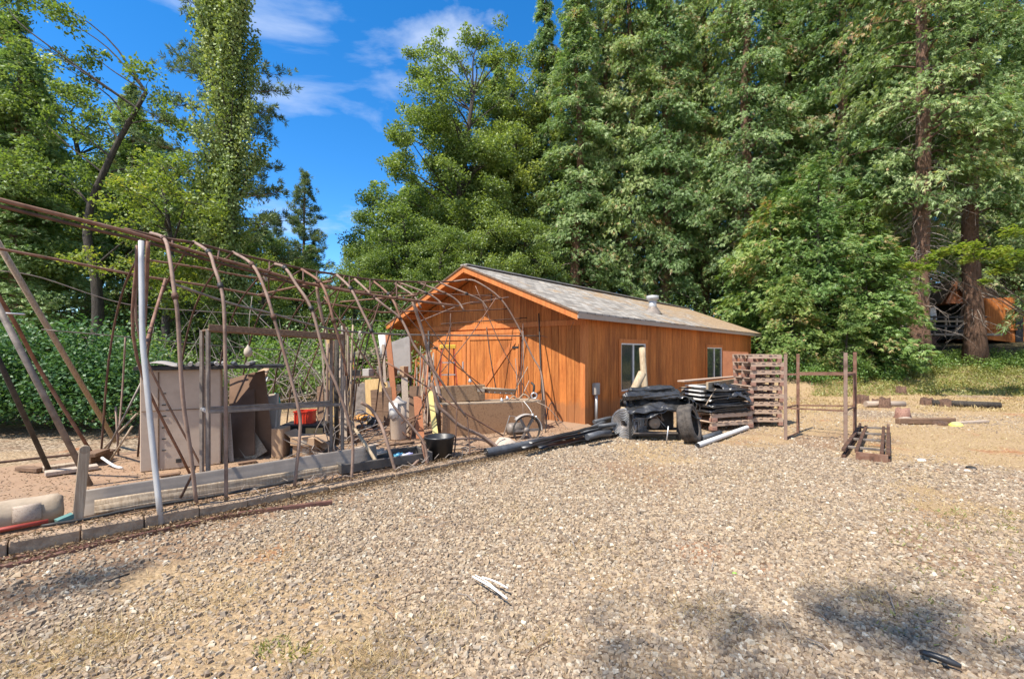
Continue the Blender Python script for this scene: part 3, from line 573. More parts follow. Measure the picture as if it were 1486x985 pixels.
thicket('undergrowth', 83, band(-200, 640, 18, 24, 1, 1.8, 2, 4.5), 50000, 3, L_dark, .15, 'dim brush filling the woods behind the left side', 70)
thicket('undergrowth', 84, band(620, 1260, 24, 31, 1, 1.8, 2, 4.8), 50000, 3, L_dark, .16, 'dark brush under the cedars behind the shed', 70)
thicket('undergrowth', 85, band(1230, 1700, 36, 44, 1.2, 2, 2, 4.5), 30000, 3, L_dark, .18, 'dim brush far behind the cabin', 50)
thicket('undergrowth', 86, band(1100, 1330, 17.6, 20.5, .3, .7, .4, 1.0), 14000, 3, L_green, .09, 'low bright shrubs at the foot of the firs', 40)
thicket('undergrowth', 87, band(1290, 1640, 19.5, 23.5, .3, .6, .3, .75), 16000, 3, L_green, .09, 'low leafy weeds around the bases of the big trunks', 60)
thicket('undergrowth', 88, band(640, 1900, 50, 62, 3, 5, 8, 14), 40000, 3, L_dark, .45, 'far dark woods closing the view behind the cedars', 60)
thicket('undergrowth', 89, band(-500, 640, 46, 60, 3, 5, 4, 8), 30000, 3, L_dark, .40, 'far dark woods closing the view at the left', 60)
thicket('ground_cover', 99, band(1190, 1800, 16.0, 20.0, .22, .5, .10, .34), 15000, 3, L_grass, .07, 'low green weeds covering the grassy bank below the trunks', 130)
# bare dead twigs tangled in the brush behind the frame
tw = MB(); random.seed(5)
for i in range(170):
    p = Vector(spot(rnd(180, 560), rnd(11.2, 15))); q = [p+Vector((0, 0, rnd(0, .6)))]
    d = Vector((rnd(-1, 1), rnd(-.4, .4), rnd(.5, 1.6)))
    for j in range(4): d = d+Vector((rnd(-.5, .5), rnd(-.3, .3), rnd(-.5, .2))); q.append(q[-1]+d*rnd(.3, .55))
    tw.tube(curve(q, 2), [.014*(1-k/9)+.003 for k in range(9)], 4, cap=False)
thing(tw, 'dead_brush', M_twig, 'tangle of bare grey dead twigs in the brush behind the hoop frame', 'brush', kind='stuff')
def blades(name, seed, xy, h, w_, mat, label, lean=.5, tuft=1, kind='stuff', cat='grass'):
    rg = np.random.default_rng(seed); x, y = xy; n = len(x)
    x = np.repeat(x, tuft)+rg.normal(0, .035, n*tuft)*(tuft > 1); y = np.repeat(y, tuft)+rg.normal(0, .035, n*tuft)*(tuft > 1); n = n*tuft
    c = np.stack([x, y, hz(x, y)-.01], -1); d = unit(np.stack([rg.normal(0, lean, n), rg.normal(0, lean, n), rg.uniform(.15, 1, n)], -1)); s = sidevec(rg, d)
    return tag(leaves(name, c, d, s, h*rg.uniform(.4, 1.3, n), w_, np.minimum(rg.normal(.5, .2, n), .95), mat), label, cat, None, kind)
rg = np.random.default_rng(9)
def scatter(n, px0, px1, y0, y1, pw=1.0, thr=None, sc=1.0):
    y = y0+(y1-y0)*rg.uniform(0, 1, n)**pw; x = (rg.uniform(px0, px1, n)-CX)/F*y
    f = np.sin(x*1.1*sc+np.sin(y*.8*sc)*1.7)+np.sin(y*1.3*sc+np.sin(x*.9*sc)*1.9)+rg.normal(0, .5, n); k = yard_ok(x, y)
    if thr is not None: k &= f > thr
    return x[k], y[k]
blades('green_grass', 91, scatter(30000, 1180, 1800, 15.8, 21.5, 1), .17, .022, L_grass, 'green grass and weeds on the bank below the cabin', .7)
blades('dry_grass', 92, scatter(26000, 900, 1900, 12.0, 17.2, 1, -.6), .13, .015, L_straw, 'dry straw coloured grass along the foot of the bank', .9)
def sc_straw(n, y0, y1, px0, px1):
    y = rg.uniform(y0, y1, n); x = (rg.uniform(px0, px1, n)-CX)/F*y; k = yard_ok(x, y) & (rg.uniform(0, 1, n) < strawmask(x, y)+.05); return x[k], y[k]
blades('dry_grass', 93, sc_straw(110000, 4.0, 14, 300, 1700), .075, .006, L_straw, 'short dry straw lying over the far part of the yard', 1.6)
blades('dry_grass', 94, sc_straw(30000, 2.0, 5, -60, 1560), .07, .003, L_straw, 'scattered dry straw blades between the gravel stones', 2.0)
x, y = scatter(150, 1290, 1480, 2.5, 4.6, 1); blades('weeds', 95, (x, y), .05, .010, L_grass, 'tiny green weeds sprouting at the right of the gravel', .9, 9)
g_ = G(395, 942); g2 = G(437, 950)
blades('weed_tuft', 96, (np.full(60, g_.x)+rg.normal(0, .03, 60), np.full(60, g_.y)+rg.normal(0, .03, 60)), .05, .008, L_grass, 'left one of two small green weed tufts in the near gravel', .9, 3, 'thing', 'weed')
blades('weed_tuft', 97, (np.full(60, g2.x)+rg.normal(0, .03, 60), np.full(60, g2.y)+rg.normal(0, .03, 60)), .05, .008, L_grass, 'right one of two small green weed tufts in the near gravel', .9, 3, 'thing', 'weed')
# a few clumps of long dry grass in the near gravel
rg = np.random.default_rng(313); xs = []; ys = []
for px, py, n_, r_ in ((545, 968, 260, .16), (100, 950, 260, .2), (180, 925, 120, .12), (640, 905, 90, .12), (1010, 900, 120, .15), (860, 800, 120, .2), (1150, 760, 160, .3), (420, 800, 90, .2), (1330, 690, 200, .4), (1080, 690, 200, .4), (900, 700, 150, .4), (300, 880, 120, .16), (1440, 780, 150, .3), (740, 745, 120, .3), (1250, 860, 140, .2), (780, 935, 80, .1)):
    g_ = G(px, py); xs.append(rg.normal(g_.x, r_, n_)); ys.append(rg.normal(g_.y, r_*.8, n_))
blades('dry_grass', 98, (np.concatenate(xs), np.concatenate(ys)), .11, .003, L_straw, 'clumps of pale dry grass lying in the near gravel', 1.1, 3)
# ---------------------------------------------------------------- the shed
C0 = Vector((1.52, 9.55, 0)); SRZ = math.atan2(-.6535, .757)
SM = Matrix.Translation(C0) @ Matrix.Rotation(SRZ, 4, 'Z')
def sp(x, y, z): return SM @ Vector((x, y, z))
def sidingmat(name, lit, dark, stain):
    m, t, b = newmat(name); v = mapping(t, (9, 9, .55)); n = noise(t, 2.2, 7, .65, v, .3); n2 = noise(t, .9, 5, .6, mapping(t, (1.4, 1.4, .5))); gr = noise(t, 9, 6, .7, mapping(t, (22, 22, 1.2)), .2)
    c = ramp(t, [(.36, dark), (.60, lit)], n.outputs[0]).outputs[0]; c = mix(t, ramp(t, [(.55, (0,)*3), (.72, (.6,)*3)], n2.outputs[0]).outputs[0], c, stain)
    c = mix(t, 1, c, ramp(t, [(.35, (.72,)*3), (.6, (1.05,)*3)], gr.outputs[0]).outputs[0], 'MULTIPLY')
    c = mix(t, 1, c, ramp(t, [(0, (.80, .78, .76)), (.5, (1, 1, 1)), (1, (1.12, 1.08, 1.02))], island(t)).outputs[0], 'MULTIPLY')
    zc_ = N(t, 'ShaderNodeSeparateXYZ'); t.links.new(mapping(t, (1, 1, 1)), zc_.inputs[0]); sn_ = noise(t, 5, 6, .7, mapping(t, (1, 1, .6))); zm_ = N(t, 'ShaderNodeMath', operation='MULTIPLY_ADD'); t.links.new(sn_.outputs[0], zm_.inputs[0]); zm_.inputs[1].default_value = -.85; t.links.new(zc_.outputs['Z'], zm_.inputs[2])
    c = mix(t, ramp(t, [(0, (.55,)*3), (.16, (0,)*3)], zm_.outputs[0]).outputs[0], c, (.24, .12, .06))      # soil splashed up the foot of the wall
    t.links.new(c, b.inputs['Base Color']); b.inputs['Roughness'].default_value = .8; b.inputs['Specular IOR Level'].default_value = .25; bump(t, b, gr.outputs[0], .35, .004); return m
M_siding = sidingmat('orange_stained_siding', (.60, .215, .055), (.36, .108, .027), (.19, .058, .022))
M_trim = sidingmat('orange_trim_board', (.60, .225, .07), (.47, .15, .045), (.36, .11, .04))
m, t, b = newmat('weathered_shingles'); br = N(t, 'ShaderNodeTexBrick'); br.inputs['Scale'].default_value = 1; br.inputs['Brick Width'].default_value = .30; br.inputs['Row Height'].default_value = .14; br.inputs['Mortar Size'].default_value = .012
br.inputs['Color1'].default_value = (.19, .17, .145, 1); br.inputs['Color2'].default_value = (.42, .385, .335, 1); br.inputs['Mortar'].default_value = (.10, .09, .085, 1)
uvn = N(t, 'ShaderNodeUVMap'); t.links.new(uvn.outputs[0], br.inputs['Vector'])
vv = mapping(t, (1, 1, 1)); lit_ = noise(t, 1.3, 8, .72, vv, .6); sx_ = N(t, 'ShaderNodeSeparateXYZ'); t.links.new(vv, sx_.inputs[0])
mrr = N(t, 'ShaderNodeMapRange'); mrr.inputs['From Min'].default_value = 1; mrr.inputs['From Max'].default_value = 11; mrr.inputs['To Max'].default_value = .20; t.links.new(sx_.outputs['Y'], mrr.inputs[0])
adr = N(t, 'ShaderNodeMath', operation='ADD'); t.links.new(mrr.outputs[0], adr.inputs[0]); t.links.new(lit_.outputs[0], adr.inputs[1])
lr = noise(t, 14, 6, .7, vv); lit2 = ramp(t, [(.35, (.17, .11, .06)), (.55, (.36, .24, .13)), (.75, (.46, .37, .25))], lr.outputs[0]).outputs[0]
c = mix(t, ramp(t, [(.56, (0,)*3), (.66, (.9,)*3)], adr.outputs[0]).outputs[0], br.outputs[0], lit2); t.links.new(c, b.inputs['Base Color']); b.inputs['Roughness'].default_value = .95
bump(t, b, lr.outputs[0], .6, .02); M_shingle = m
shed = empty('wooden_shed', C0, 'long orange wooden shed with gabled shingle roof and double barn doors', 'shed', SRZ)
SW, SL, EZ, RZ_, OF, OS, OB = 6.05, 13.4, 2.36, 3.70, .62, .22, .9
slope = (RZ_-2.40)/(SW/2+OS)
def rz(x): return RZ_-abs(x+SW/2)*slope          # top of the roof over local x
random.seed(12)
wl = MB()                                        # front gable: real boards with open grooves
wl.bx(-SW, -.14, .03, .10, .05, 2.0); x = -SW+.10
while x < -.02:
    w_ = random.choice((.2, .2, .3, .2)); x1 = min(x+w_, -.10)
    if x1-x < .02: break
    top0, top1 = rz(x)-.13, rz(x1)-.13; mid = max(top0, top1)
    if x < -SW/2 < x1: pk = [(x1, 0, top1), (-SW/2, 0, RZ_-.13), (x, 0, top0)]
    else: pk = [(x1, 0, top1), (x, 0, top0)]
    wl.prism([(x, 0, .04), (x1-.008, 0, .04)]+[(min(a, x1-.008), b_, c_) for a, b_, c_ in pk], (0, .03, 0)); x = x1
    if x >= -.101: break
wl.prism([(-SW, .032, 1.9), (-.02, .032, 1.9), (-.02, .032, rz(-.02)-.14), (-SW/2, .032, RZ_-.14), (-SW, .032, rz(-SW)-.14)], (0, .03, 0))
wl.build('gable_wall', M_siding, shed)
ws = MB(); wins = [(1.58, 2.92, .66, 1.80), (7.70, 9.33, .66, 1.74)]
y = 0.10
while y < SL-.1:
    w_ = random.choice((.10, .2, .2, .3)); y1 = min(y+w_, SL-.1); ws_ = [w for w in wins if y1 > w[0] and y < w[1]]
    pcs = [(y, y1-.007)]
    if ws_:
        a, b_, z0, z1 = ws_[0]; ws.bx(-.03, 0, y, y1-.007, .03, z0-.02); ws.bx(-.03, 0, y, y1-.007, z1+.02, EZ)
        if y < a-.03: ws.bx(-.03, 0, y, a-.02, z0-.02, z1+.02)
        if y1 > b_+.03: ws.bx(-.03, 0, b_+.02, y1-.007, z0-.02, z1+.02)
    else: ws.bx(-.03, 0, y, y1-.007, .03, EZ)
    y = y1
for a, b_ in ((.1, 1.5), (3.0, 7.62), (9.41, SL-.1)): ws.bx(-.08, -.033, a, b_, .03, EZ-.01)
ws.build('side_wall', M_siding, shed)
wb = MB(); wb.bx(-SW, -SW+.06, .12, SL, .02, EZ); wb.prism([(-SW, SL-.03, .02), (0, SL-.03, .02), (0, SL-.03, EZ-.02), (-SW/2, SL-.03, RZ_-.15), (-SW, SL-.03, EZ-.02)], (0, .03, 0)); wb.build('back_wall', M_siding, shed)
for q_ in ((-.10, .02, -.02, .03, .02, EZ-.02), (.002, .024, .031, .11, .02, EZ-.02), (-SW-.02, -SW+.10, -.02, .03, .02, EZ-.04), (.002, .024, SL-.1, SL, .02, EZ)):
    ct = MB(); ct.bx(*q_); ct.build('corner_trim', M_trim, shed, bevel=.004)
fb = MB(); fb.bx(-SW+.1, -.1, -.028, -.003, 2.16, 2.28); fb.build('wall_trim', M_trim, shed, bevel=.004)
# roof: two slabs with UVs, uneven lower edge
def roofslab(name, sgn):
    n = 60; me_v = []; uv = []
    xe = -SW/2+sgn*(SW/2+OS+.03); random.seed(3+sgn)
    for j in range(n+1):
        yy = -OF+(SL+OF+OB)*j/n; sag = -.035*math.sin(math.pi*j/n)+rnd(-.004, .004)
        for xx, k in ((-SW/2, 0), (-SW/2+sgn*(SW/4), .5), (xe+sgn*rnd(-.012, .012), 1)):
            me_v.append((xx, yy, RZ_-abs(xx+SW/2)*slope+sag*(1 if k < 1 else .4)))
    nv = len(me_v); me_v += [(a, b_, c_-.035) for a, b_, c_ in me_v]; f = []
    for j in range(n):
        for k in range(2):
            a = j*3+k; q = (a, a+1, a+4, a+3) if sgn > 0 else (a+3, a+4, a+1, a); f.append(q); f.append(tuple(i+nv for i in reversed(q)))
        a = j*3+2; f.append((a, a+nv, a+3+nv, a+3) if sgn > 0 else (a+3, a+3+nv, a+nv, a))
    for a in (0, 1): f.append((a, a+nv, a+1+nv, a+1)); b0 = n*3+a; f.append((b0+1, b0+1+nv, b0+nv, b0))
    me = bpy.data.meshes.new(name); me.from_pydata(me_v, [], f); ul = me.uv_layers.new(name='UVMap')
    for l in me.loops:
        p = me.vertices[l.vertex_index].co; ul.data[l.index].uv = (p.y, abs(p.x+SW/2)*1.08)
    return link(name, me, M_shingle, shed)
roofs = [roofslab('roof', 1), roofslab('roof', -1)]
rd = MB(); rd.box((-SW/2, (SL+OB-OF)/2, RZ_+.012-.01), (.24, SL+OF+OB-.02, .03)); rdo = rd.build('ridge_cap', M_sheetgrey, shed)
sf = MB()
for s_ in (1, -1):                               # roof deck under the shingles and rafter tails
    xe = -SW/2+s_*(SW/2+OS)
    a = Vector((-SW/2, -OF+.03, RZ_-.055)); b_ = Vector((xe, -OF+.03, RZ_-(SW/2+OS)*slope-.055)); sf.prism([a, b_, b_-Vector((0, 0, .025)), a-Vector((0, 0, .025))], (0, SL+OF+OB-.06, 0))
sf.build('roof_deck', M_trim, shed)
for s_ in (1, -1):
    xe = -SW/2+s_*(SW/2+OS)
    for y0 in (-OF-.002, SL+OB-.02):
        rk = MB(); a = Vector((-SW/2+s_*.002, y0, RZ_-.04)); b_ = Vector((xe, y0, RZ_-(SW/2+OS)*slope-.04)); rk.prism([a, b_, b_-Vector((0, 0, .145)), a-Vector((0, 0, .145))], (0, .03, 0))
        rk.build('rake_board', M_trim, shed, bevel=.004)
    r2 = MB(); a = Vector((-SW/2+s_*.002, -OF-.022, RZ_-.015)); b_ = Vector((xe+s_*.03, -OF-.022, RZ_-(SW/2+OS)*slope-.025)); r2.prism([a, b_, b_-Vector((0, 0, .035)), a-Vector((0, 0, .035))], (0, .018, 0)); r2.build('drip_edge', M_wbrown, shed)
    fa = MB(); fa.bx(xe-.004, xe+.02, -OF, SL+OB, RZ_-(SW/2+OS)*slope-.15, RZ_-(SW/2+OS)*slope-.04); fa.build('fascia_board', M_wgrey if s_ > 0 else M_trim, shed, bevel=.004)
for bx_ in (-SW/2, -.6, -SW+.6):                 # lookout beams under the overhang
    lb = MB(); lb.bx(bx_-.045, bx_+.045, -OF+.04, -.005, rz(bx_)-.22, rz(bx_)-.085); lb.build('lookout_beam', M_trim, shed, bevel=.005)
gv = MB(); gv.bx(-SW/2-.38, -SW/2+.38, -.03, -.002, 2.82, 3.02)
gvo = gv.build('gable_vent', M_wbrown, shed); gs = MB()
for i in range(5): gs.box((-SW/2, -.036, 2.85+.035*i), (.72, .012, .02), Matrix.Rotation(.5, 3, 'X'))
gso = gs.build('louvre', M_trim, gvo)
# doors
def leaf_door(x0, x1, diag):
    z0, z1 = .06, 2.02; d = MB(); n = max(2, round((x1-x0-.24)/.28)); st = (x1-x0-.24)/n
    for i in range(n): d.bx(x0+.12+i*st+.004, x0+.12+(i+1)*st-.004, -.050, -.028, z0, z1-.1)
    do = d.build('barn_door', M_siding, shed); f_ = MB()
    f_.bx(x0, x0+.12, -.068, -.028, z0, z1); f_.bx(x1-.12, x1, -.068, -.028, z0, z1); f_.bx(x0+.121, x1-.121, -.068, -.051, z1-.13, z1); f_.bx(x0+.121, x1-.121, -.068, -.051, z0, z0+.13)
    f_.build('door_frame', M_trim, do, bevel=.004); g = MB(); a, b_ = (x0+.14, x1-.14) if diag else (x1-.14, x0+.14)
    g.beam((a, -.0595, z0+.15), (b_, -.0595, z1-.15), .12, .017, up=(0, 1, 0)); g.build('diagonal_brace', M_trim, do, bevel=.003); return do
d1 = leaf_door(-3.50, -1.72, True); d2 = leaf_door(-4.85, -3.53, False)
hd = MB(); hd.beam((-3.62, -.075, 1.12), (-3.62, -.075, 1.34), .035, .02, up=(0, 1, 0)); hd.build('latch', M_galv, d2)
tk = MB(); tk.bx(-4.95, -1.62, -.07, -.003, 2.03, 2.12); tk.build('door_track', M_trim, shed, bevel=.004)
# windows of the long side
m, t, b = newmat('window_glass'); b.inputs['Base Color'].default_value = (.055, .07, .06, 1); b.inputs['Roughness'].default_value = .04; b.inputs['Specular IOR Level'].default_value = .9; b.inputs['Alpha'].default_value = .55; M_glass = m
for (a, b_, z0, z1) in wins:
    f_ = MB(); T_ = .10
    f_.bx(.002, .028, a-T_, b_+T_, z1, z1+T_); f_.bx(.002, .028, a-T_, b_+T_, z0-T_, z0); f_.bx(.002, .026, a-T_, a, z0+.001, z1-.001); f_.bx(.002, .026, b_, b_+T_, z0+.001, z1-.001)
    wo = f_.build('window', M_trim, shed, bevel=.004); g = MB(); q = .035
    g.bx(-.03, .012, a, a+q, z0, z1); g.bx(-.03, .012, b_-q, b_, z0, z1); g.bx(-.03, .012, a+q, b_-q, z1-q, z1); g.bx(-.03, .012, a+q, b_-q, z0, z0+q); mdl = (a+b_)/2; g.bx(-.028, .010, mdl-.022, mdl+.022, z0+q, z1-q)
    g.build('sash', M_white, wo); p = MB(); p.bx(-.025, -.02, a+q, b_-q, z0+q, z1-q); p.build('pane', M_glass, wo)
    cu = MB(); cu.bx(-.075, -.055, a+q, mdl+.05, z0+q, z1-q); cu.build('curtain', M_sheetgrey, wo)
# conduit with a meter box on the shaded wall, flue through the roof
cn = MB(); cn.tube([(.06, .36, .02), (.06, .36, .68)], .035, 10); cno = cn.build('conduit', M_galv, shed); bxm = MB(); bxm.box((.06, .36, .80), (.10, .17, .25)); bxm.build('junction_box', M_sheetgrey, shed, bevel=.01)
fx, fy = -1.02, 5.7; fz = rz(fx)
fl = MB(); fl.tube([(fx, fy, fz-.1), (fx, fy, fz+.38)], .12, 16); flo = fl.build('flue_pipe', M_galv, shed); f2 = MB(); f2.lathe([(.0, .50), (.19, .47), (.19, .36), (.15, .34), (.12, .30)], 18, (fx, fy, fz)); f2.build('rain_cap', M_galv, flo)
f3 = MB(); f3.lathe([(.13, .12), (.20, .02), (.30, -.12)], 18, (fx, fy, fz)); f3.build('flashing', M_steel, flo)
# hinges and pulls on the barn doors
for do_, xs_ in ((d1, -1.84), (d2, -4.73)):
    for z_ in (.35, 1.70):
        hg = MB(); hg.beam((xs_-.10, -.072, z_), (xs_+.10, -.072, z_), .006, .045, up=(0, 0, 1)); hg.build('hinge', M_dark, do_)
M_panel = mottled('dusty_plastic_panel', (.19, .16, .135), (.31, .265, .225), 2.5, .55, 0, (1, 1, 1), .1)
# ---------------------------------------------------------------- curb, slab and the collapsed hoop frame
CA = Vector((-3.22, 4.16, 0)); CT = Vector((.735, .678, 0)).normalized(); CN = Vector((-.678, .735, 0)).normalized()
def dY(px, d):
    a = CA+CN*d; r = (px-CX)/F; k = (r*a.y-a.x)/(CT.x-r*CT.y); return a.y+CT.y*k
def Q(px, py, d): return P(px, py, dY(px, d))
def W(k, d, z=0): return CA+CT*k+CN*d+Vector((0, 0, z))
CRZ = math.atan2(CT.y, CT.x)
CR = Matrix.Rotation(CRZ, 3, 'Z')
sb = MB(); sb.prism([W(-4, .22), W(6.9, .22), W(8.6, 3.0), W(8.6, 4.4), W(-4, 3.5)], (0, 0, .085))
tag(sb.build('concrete_floor', mottled('dusty_orange_slab', (.17, .10, .06), (.30, .19, .115), 1.6, .95, 0, c3=(.23, .16, .105), bstr=.3)), 'dusty orange brown concrete slab under the hoop frame', kind='structure')
bl = MB(); bl.box((0, 0, .055), (.402, .17, .20)); blk = bl.build('curb_block', M_block, bevel=.007); bnames = ['at the left edge of the picture', 'beside the red rail', 'below the wooden stake', 'beside the foot of the silver pole', 'just right of the silver pole', 'where the first rusty hoop lands', 'between the first two hoops', 'where the second hoop lands', 'right of the second hoop', 'below the pale board', 'where the third hoop lands', 'between two rusty hoop feet', 'below the black mixing tray', 'right of the fourth hoop', 'beside the foot of the pale pole', 'left of the black tub', 'below the black tub', 'right of the black tub', 'before the chipboard counter', 'at the open end of the black drain pipe']
random.seed(31)
for i in range(20):
    o = blk if i == 0 else blk.copy()
    if i: COL.objects.link(o)
    p = W(-1.95+i*.41, .05+rnd(-.012, .012)); o.location = (p.x, p.y, rnd(-.012, .0)-.02-.016*max(0, min(i-5, 4))); o.rotation_euler = (rnd(-.02, .02), rnd(-.02, .02), CRZ+rnd(-.02, .02))
    tag(o, 'worn concrete curb block '+bnames[i], 'concrete block', 'blocks of the concrete curb')
gh = empty('hoop_frame', W(2, 1.5), 'collapsed rusty steel hoop house frame with bent ribs', 'greenhouse frame')
GO = Vector(gh.location)
def gp(name, pts, r, mat, k=5, n=7, flatw=None):
    mb = MB(); q = curve(pts, k); mb.tube(q, r, n); return mb.build(name, mat, gh, GO)
def L_(lst, d0, d1=None):
    d1 = d0 if d1 is None else d1; n = len(lst)-1; return [Q(x, y, d0+(d1-d0)*i/n) for i, (x, y) in enumerate(lst)]
gp('top_rail', L_([(-60, 273), (0, 290), (132, 323), (206, 342), (302, 371), (383, 393), (450, 412), (541, 428), (600, 436), (665, 444)], .6, 1.0), .021, M_rust)
gp('top_rail', [p+Vector((0, 0, -.042))+CN*.02 for p in L_([(-60, 274), (0, 291), (132, 325), (206, 343), (302, 371), (383, 393), (450, 413)], .6, .85)], .017, M_rustdk)
gp('ridge_pipe', [Q(x, y, d) for x, y, d in [(180, 332, 1.2), (241, 346, 1.2), (282, 352.5, 1.2), (338, 367, 1.25), (391, 379, 1.3), (438, 390, 1.35), (480, 397, 1.5), (541, 406, 1.8), (600, 409, 2.2), (645, 409, 2.5), (668, 408, 2.6)]], .017, M_rustdk)
gp('purlin', [Q(x, y, d) for x, y, d in [(205, 374, 1.8), (220, 378, 1.8), (294, 389, 1.8), (363, 402, 1.85), (464, 413, 2.0), (541, 424, 2.2), (622, 426, 2.4), (704, 429, 2.5), (722, 432, 2.5)]], .013, M_rust)
gp('purlin', L_([(-60, 350), (0, 361), (106, 381), (197, 399), (302, 415), (375, 428), (440, 436), (521, 447), (554, 453), (602, 451)], 2.5, 2.9), .017, M_rust)
gp('wire', L_([(-60, 388), (0, 393), (60, 403), (182, 441), (300, 452), (480, 462), (560, 466)], 3.3), .007, M_steel)
gp('side_rail', L_([(252, 412), (334, 440), (391, 454), (450, 470.6), (501, 480.5), (572, 485), (650, 486.5), (785, 487.5)], .75, 1.9), .015, M_steel)
gp('wire', L_([(60, 478), (214, 491.5), (310, 501), (400, 507), (480, 511), (560, 515)], 3.3), .007, M_steel)
gp('cross_bar', [Q(375, 428, 2.4), Q(440, 414, 1.2), Q(482, 408, .8)], .015, M_rust)
gp('cross_bar', [Q(494, 438, 2.4), Q(540, 434, 1.8), Q(606, 428, .9)], .013, M_rust)
hoops = [
 [(219, 338, 1.3), (238, 346, .7), (246, 373, .3), (254, 430, .12), (258, 460, .08), (265, 574, .05), (277, 659, .04), (285, 732, .05)],
 [(281, 351, 1.3), (303, 366, .6), (311, 388, .4), (320, 415, .25), (325, 446, .15), (327, 520, .08), (328, 640, .05), (328, 735, .05)],
 [(338, 366, 1.3), (366, 384, .7), (384, 419, .45), (397, 460, .3), (417, 529, .2), (434, 597, .1), (435, 632, .07), (427, 709, .05)],
 [(399, 383, 1.3), (414, 389, .8), (430, 413, .6), (452, 448, .4), (472, 520, .25), (491, 566, .15), (511, 632, .1), (510, 704, .05)],
 [(438, 391, 1.3), (464, 409, .8), (476, 434, .6), (484, 465, .5), (497, 510, .5), (503, 545, .5)],
 [(489, 399, 1.3), (509, 419, .9), (527, 455, .7), (539, 480, .6), (549, 516, .5), (555, 557, .4), (572, 590, .3), (600, 622, .2), (616, 645, .1), (622, 680, .05)],
 [(515, 405, 1.3), (543, 431, .9), (556, 442, .8), (580, 461, .7), (592, 482, .6), (604, 506, .5), (629, 537, .4), (645, 560, .35), (663, 587, .3), (676, 604, .3)],
 [(542, 408, 1.8), (564, 427, 1.4), (574, 443, 1.2), (582, 463, 1.1), (592, 480, 1.0)],
 [(572, 411, 2.0), (600, 429, 1.6), (611, 447, 1.5)],
 [(576, 409, 2.1), (618, 425, 1.8), (636, 436, 1.7), (645, 447, 1.6)],
 [(604, 409, 2.3), (645, 425, 2.0), (664, 437, 1.9), (673, 450, 1.8)],
 [(633, 408, 2.5), (677, 426, 2.1), (698, 436, 2.0), (708, 449, 1.9)],
 [(655, 409, 2.6), (677, 406, 2.4), (694, 410, 2.2), (726, 433, 1.9), (750, 470, 1.7), (772, 516, 1.5), (785, 540, 1.3), (790, 582, 1.1), (794, 628, .95)],
]
for i, h in enumerate(hoops):
    gp('hoop', [Q(x, y, d) for x, y, d in h], .0175, M_rustpale if i not in (4, 7) else M_rust, 4, 8)
for i, h in enumerate(hoops):                    # couplers where ribs and rails are joined
    for j in ((1, 3) if len(h) > 5 else (1,)):
        a_, b_ = Q(*h[j]), Q(*h[j+1]); d_ = (b_-a_).normalized(); mb = MB(); mb.tube([a_-d_*.03, a_+d_*.03], .026, 10); mb.tube([a_+Vector((-.035, 0, 0)), a_+Vector((.035, 0, 0))], .007, 6); mb.build('coupler', M_dark if i % 2 else M_rustdk, gh, GO)
for i, (x_, y_, d_) in enumerate(((383, 393, .85), (520, 480.8, 1.1))):
    p_ = Q(x_, y_, d_); mb = MB(); mb.sheet([[p_+Vector((.02*k+.01*math.sin(j*2+i), .01*math.cos(j*1.7+k), .01-.035*j)) for k in range(3)] for j in range(5)], .002); mb.build('torn_scrap', M_panel, gh, GO)
# the far half of each hoop, leaning down to the back edge of the slab
for i, h in enumerate(hoops[:11]):
    x, y, d = h[0]; p = Q(x, y, d); k = (p-CA).dot(CT); zt = p.z
    gp('rear_hoop', [p, W(k-.05, 1.9, zt-.12), W(k-.2, 2.6, zt*.80), W(k-.32, 3.0, zt*.5), W(k-.4, 3.25, .06)], .013, M_rustdk, 4, 6)
# lattice struts between ridge and rails
for x0, y0, d0, x1, y1, d1 in [(318, 362, 1.3, 316, 377, .7), (391, 380, 1.3, 391, 394, .8), (440, 391, 1.3, 440, 408, .8), (460, 395, 1.3, 458, 414, .85), (507, 402, 1.3, 507, 419, .9), (537, 406, 1.3, 537, 426, .9), (250, 348, 1.3, 250, 357, .7), (575, 409, 1.3, 576, 432, .9), (390, 402, 1.8, 390, 425, 2.3)]:
    gp('strut', [Q(x0, y0, d0), Q(x1, y1, d1)], .011, M_rustdk, 2, 6)
gp('diagonal_bar', [Q(240, 405, 2.2), Q(225, 455, 1.2), Q(208, 514, .45)], .017, M_rust)
gp('end_post', [Q(199, 356, .7), Q(199, 520, .9), W(.45, 1.55, .08)], .015, M_rust)
gp('end_post', [Q(215, 350, .5), Q(212, 420, .6), Q(209, 474, .6)], .019, M_rust)
gp('end_post', [Q(204, 352, .7), Q(205, 500, 1.0), W(.60, 1.62, .08)], .012, M_rustpale)
gp('hanging_pipe', [Q(460, 416, 1.0), Q(463, 440, 1.0), Q(470, 472, 1.0)], .021, M_rustpale)
gp('hanging_pipe', [Q(599, 437, 1.0), Q(612, 478, 1.0), Q(624, 520, .9), Q(634, 555, .8), Q(640, 580, .7)], .026, M_rustpale)
gp('bent_pipe', [Q(524, 584, .45), Q(537, 592, .4), Q(551, 612, .3), Q(561, 640, .15), Q(575, 688, .05)], .022, M_rustpale)
gp('fallen_pipe', [Q(627, 555, .5), Q(636, 588, .45), Q(650, 602, .4), Q(668, 618, .35), Q(700, 633, .3), Q(726, 652, .15)], .027, M_rustpale)
gp('fallen_pipe', [Q(566, 690, .02), Q(596, 678, .1), Q(625, 650, .3), Q(660, 637, .35), Q(700, 638, .3), Q(715, 647, .25)], .020, M_rustpale)
gp('cross_pipe', [Q(560, 525, 1.4), Q(618, 560, .9), Q(660, 590, .5), Q(730, 632, .3)], .013, M_rust)
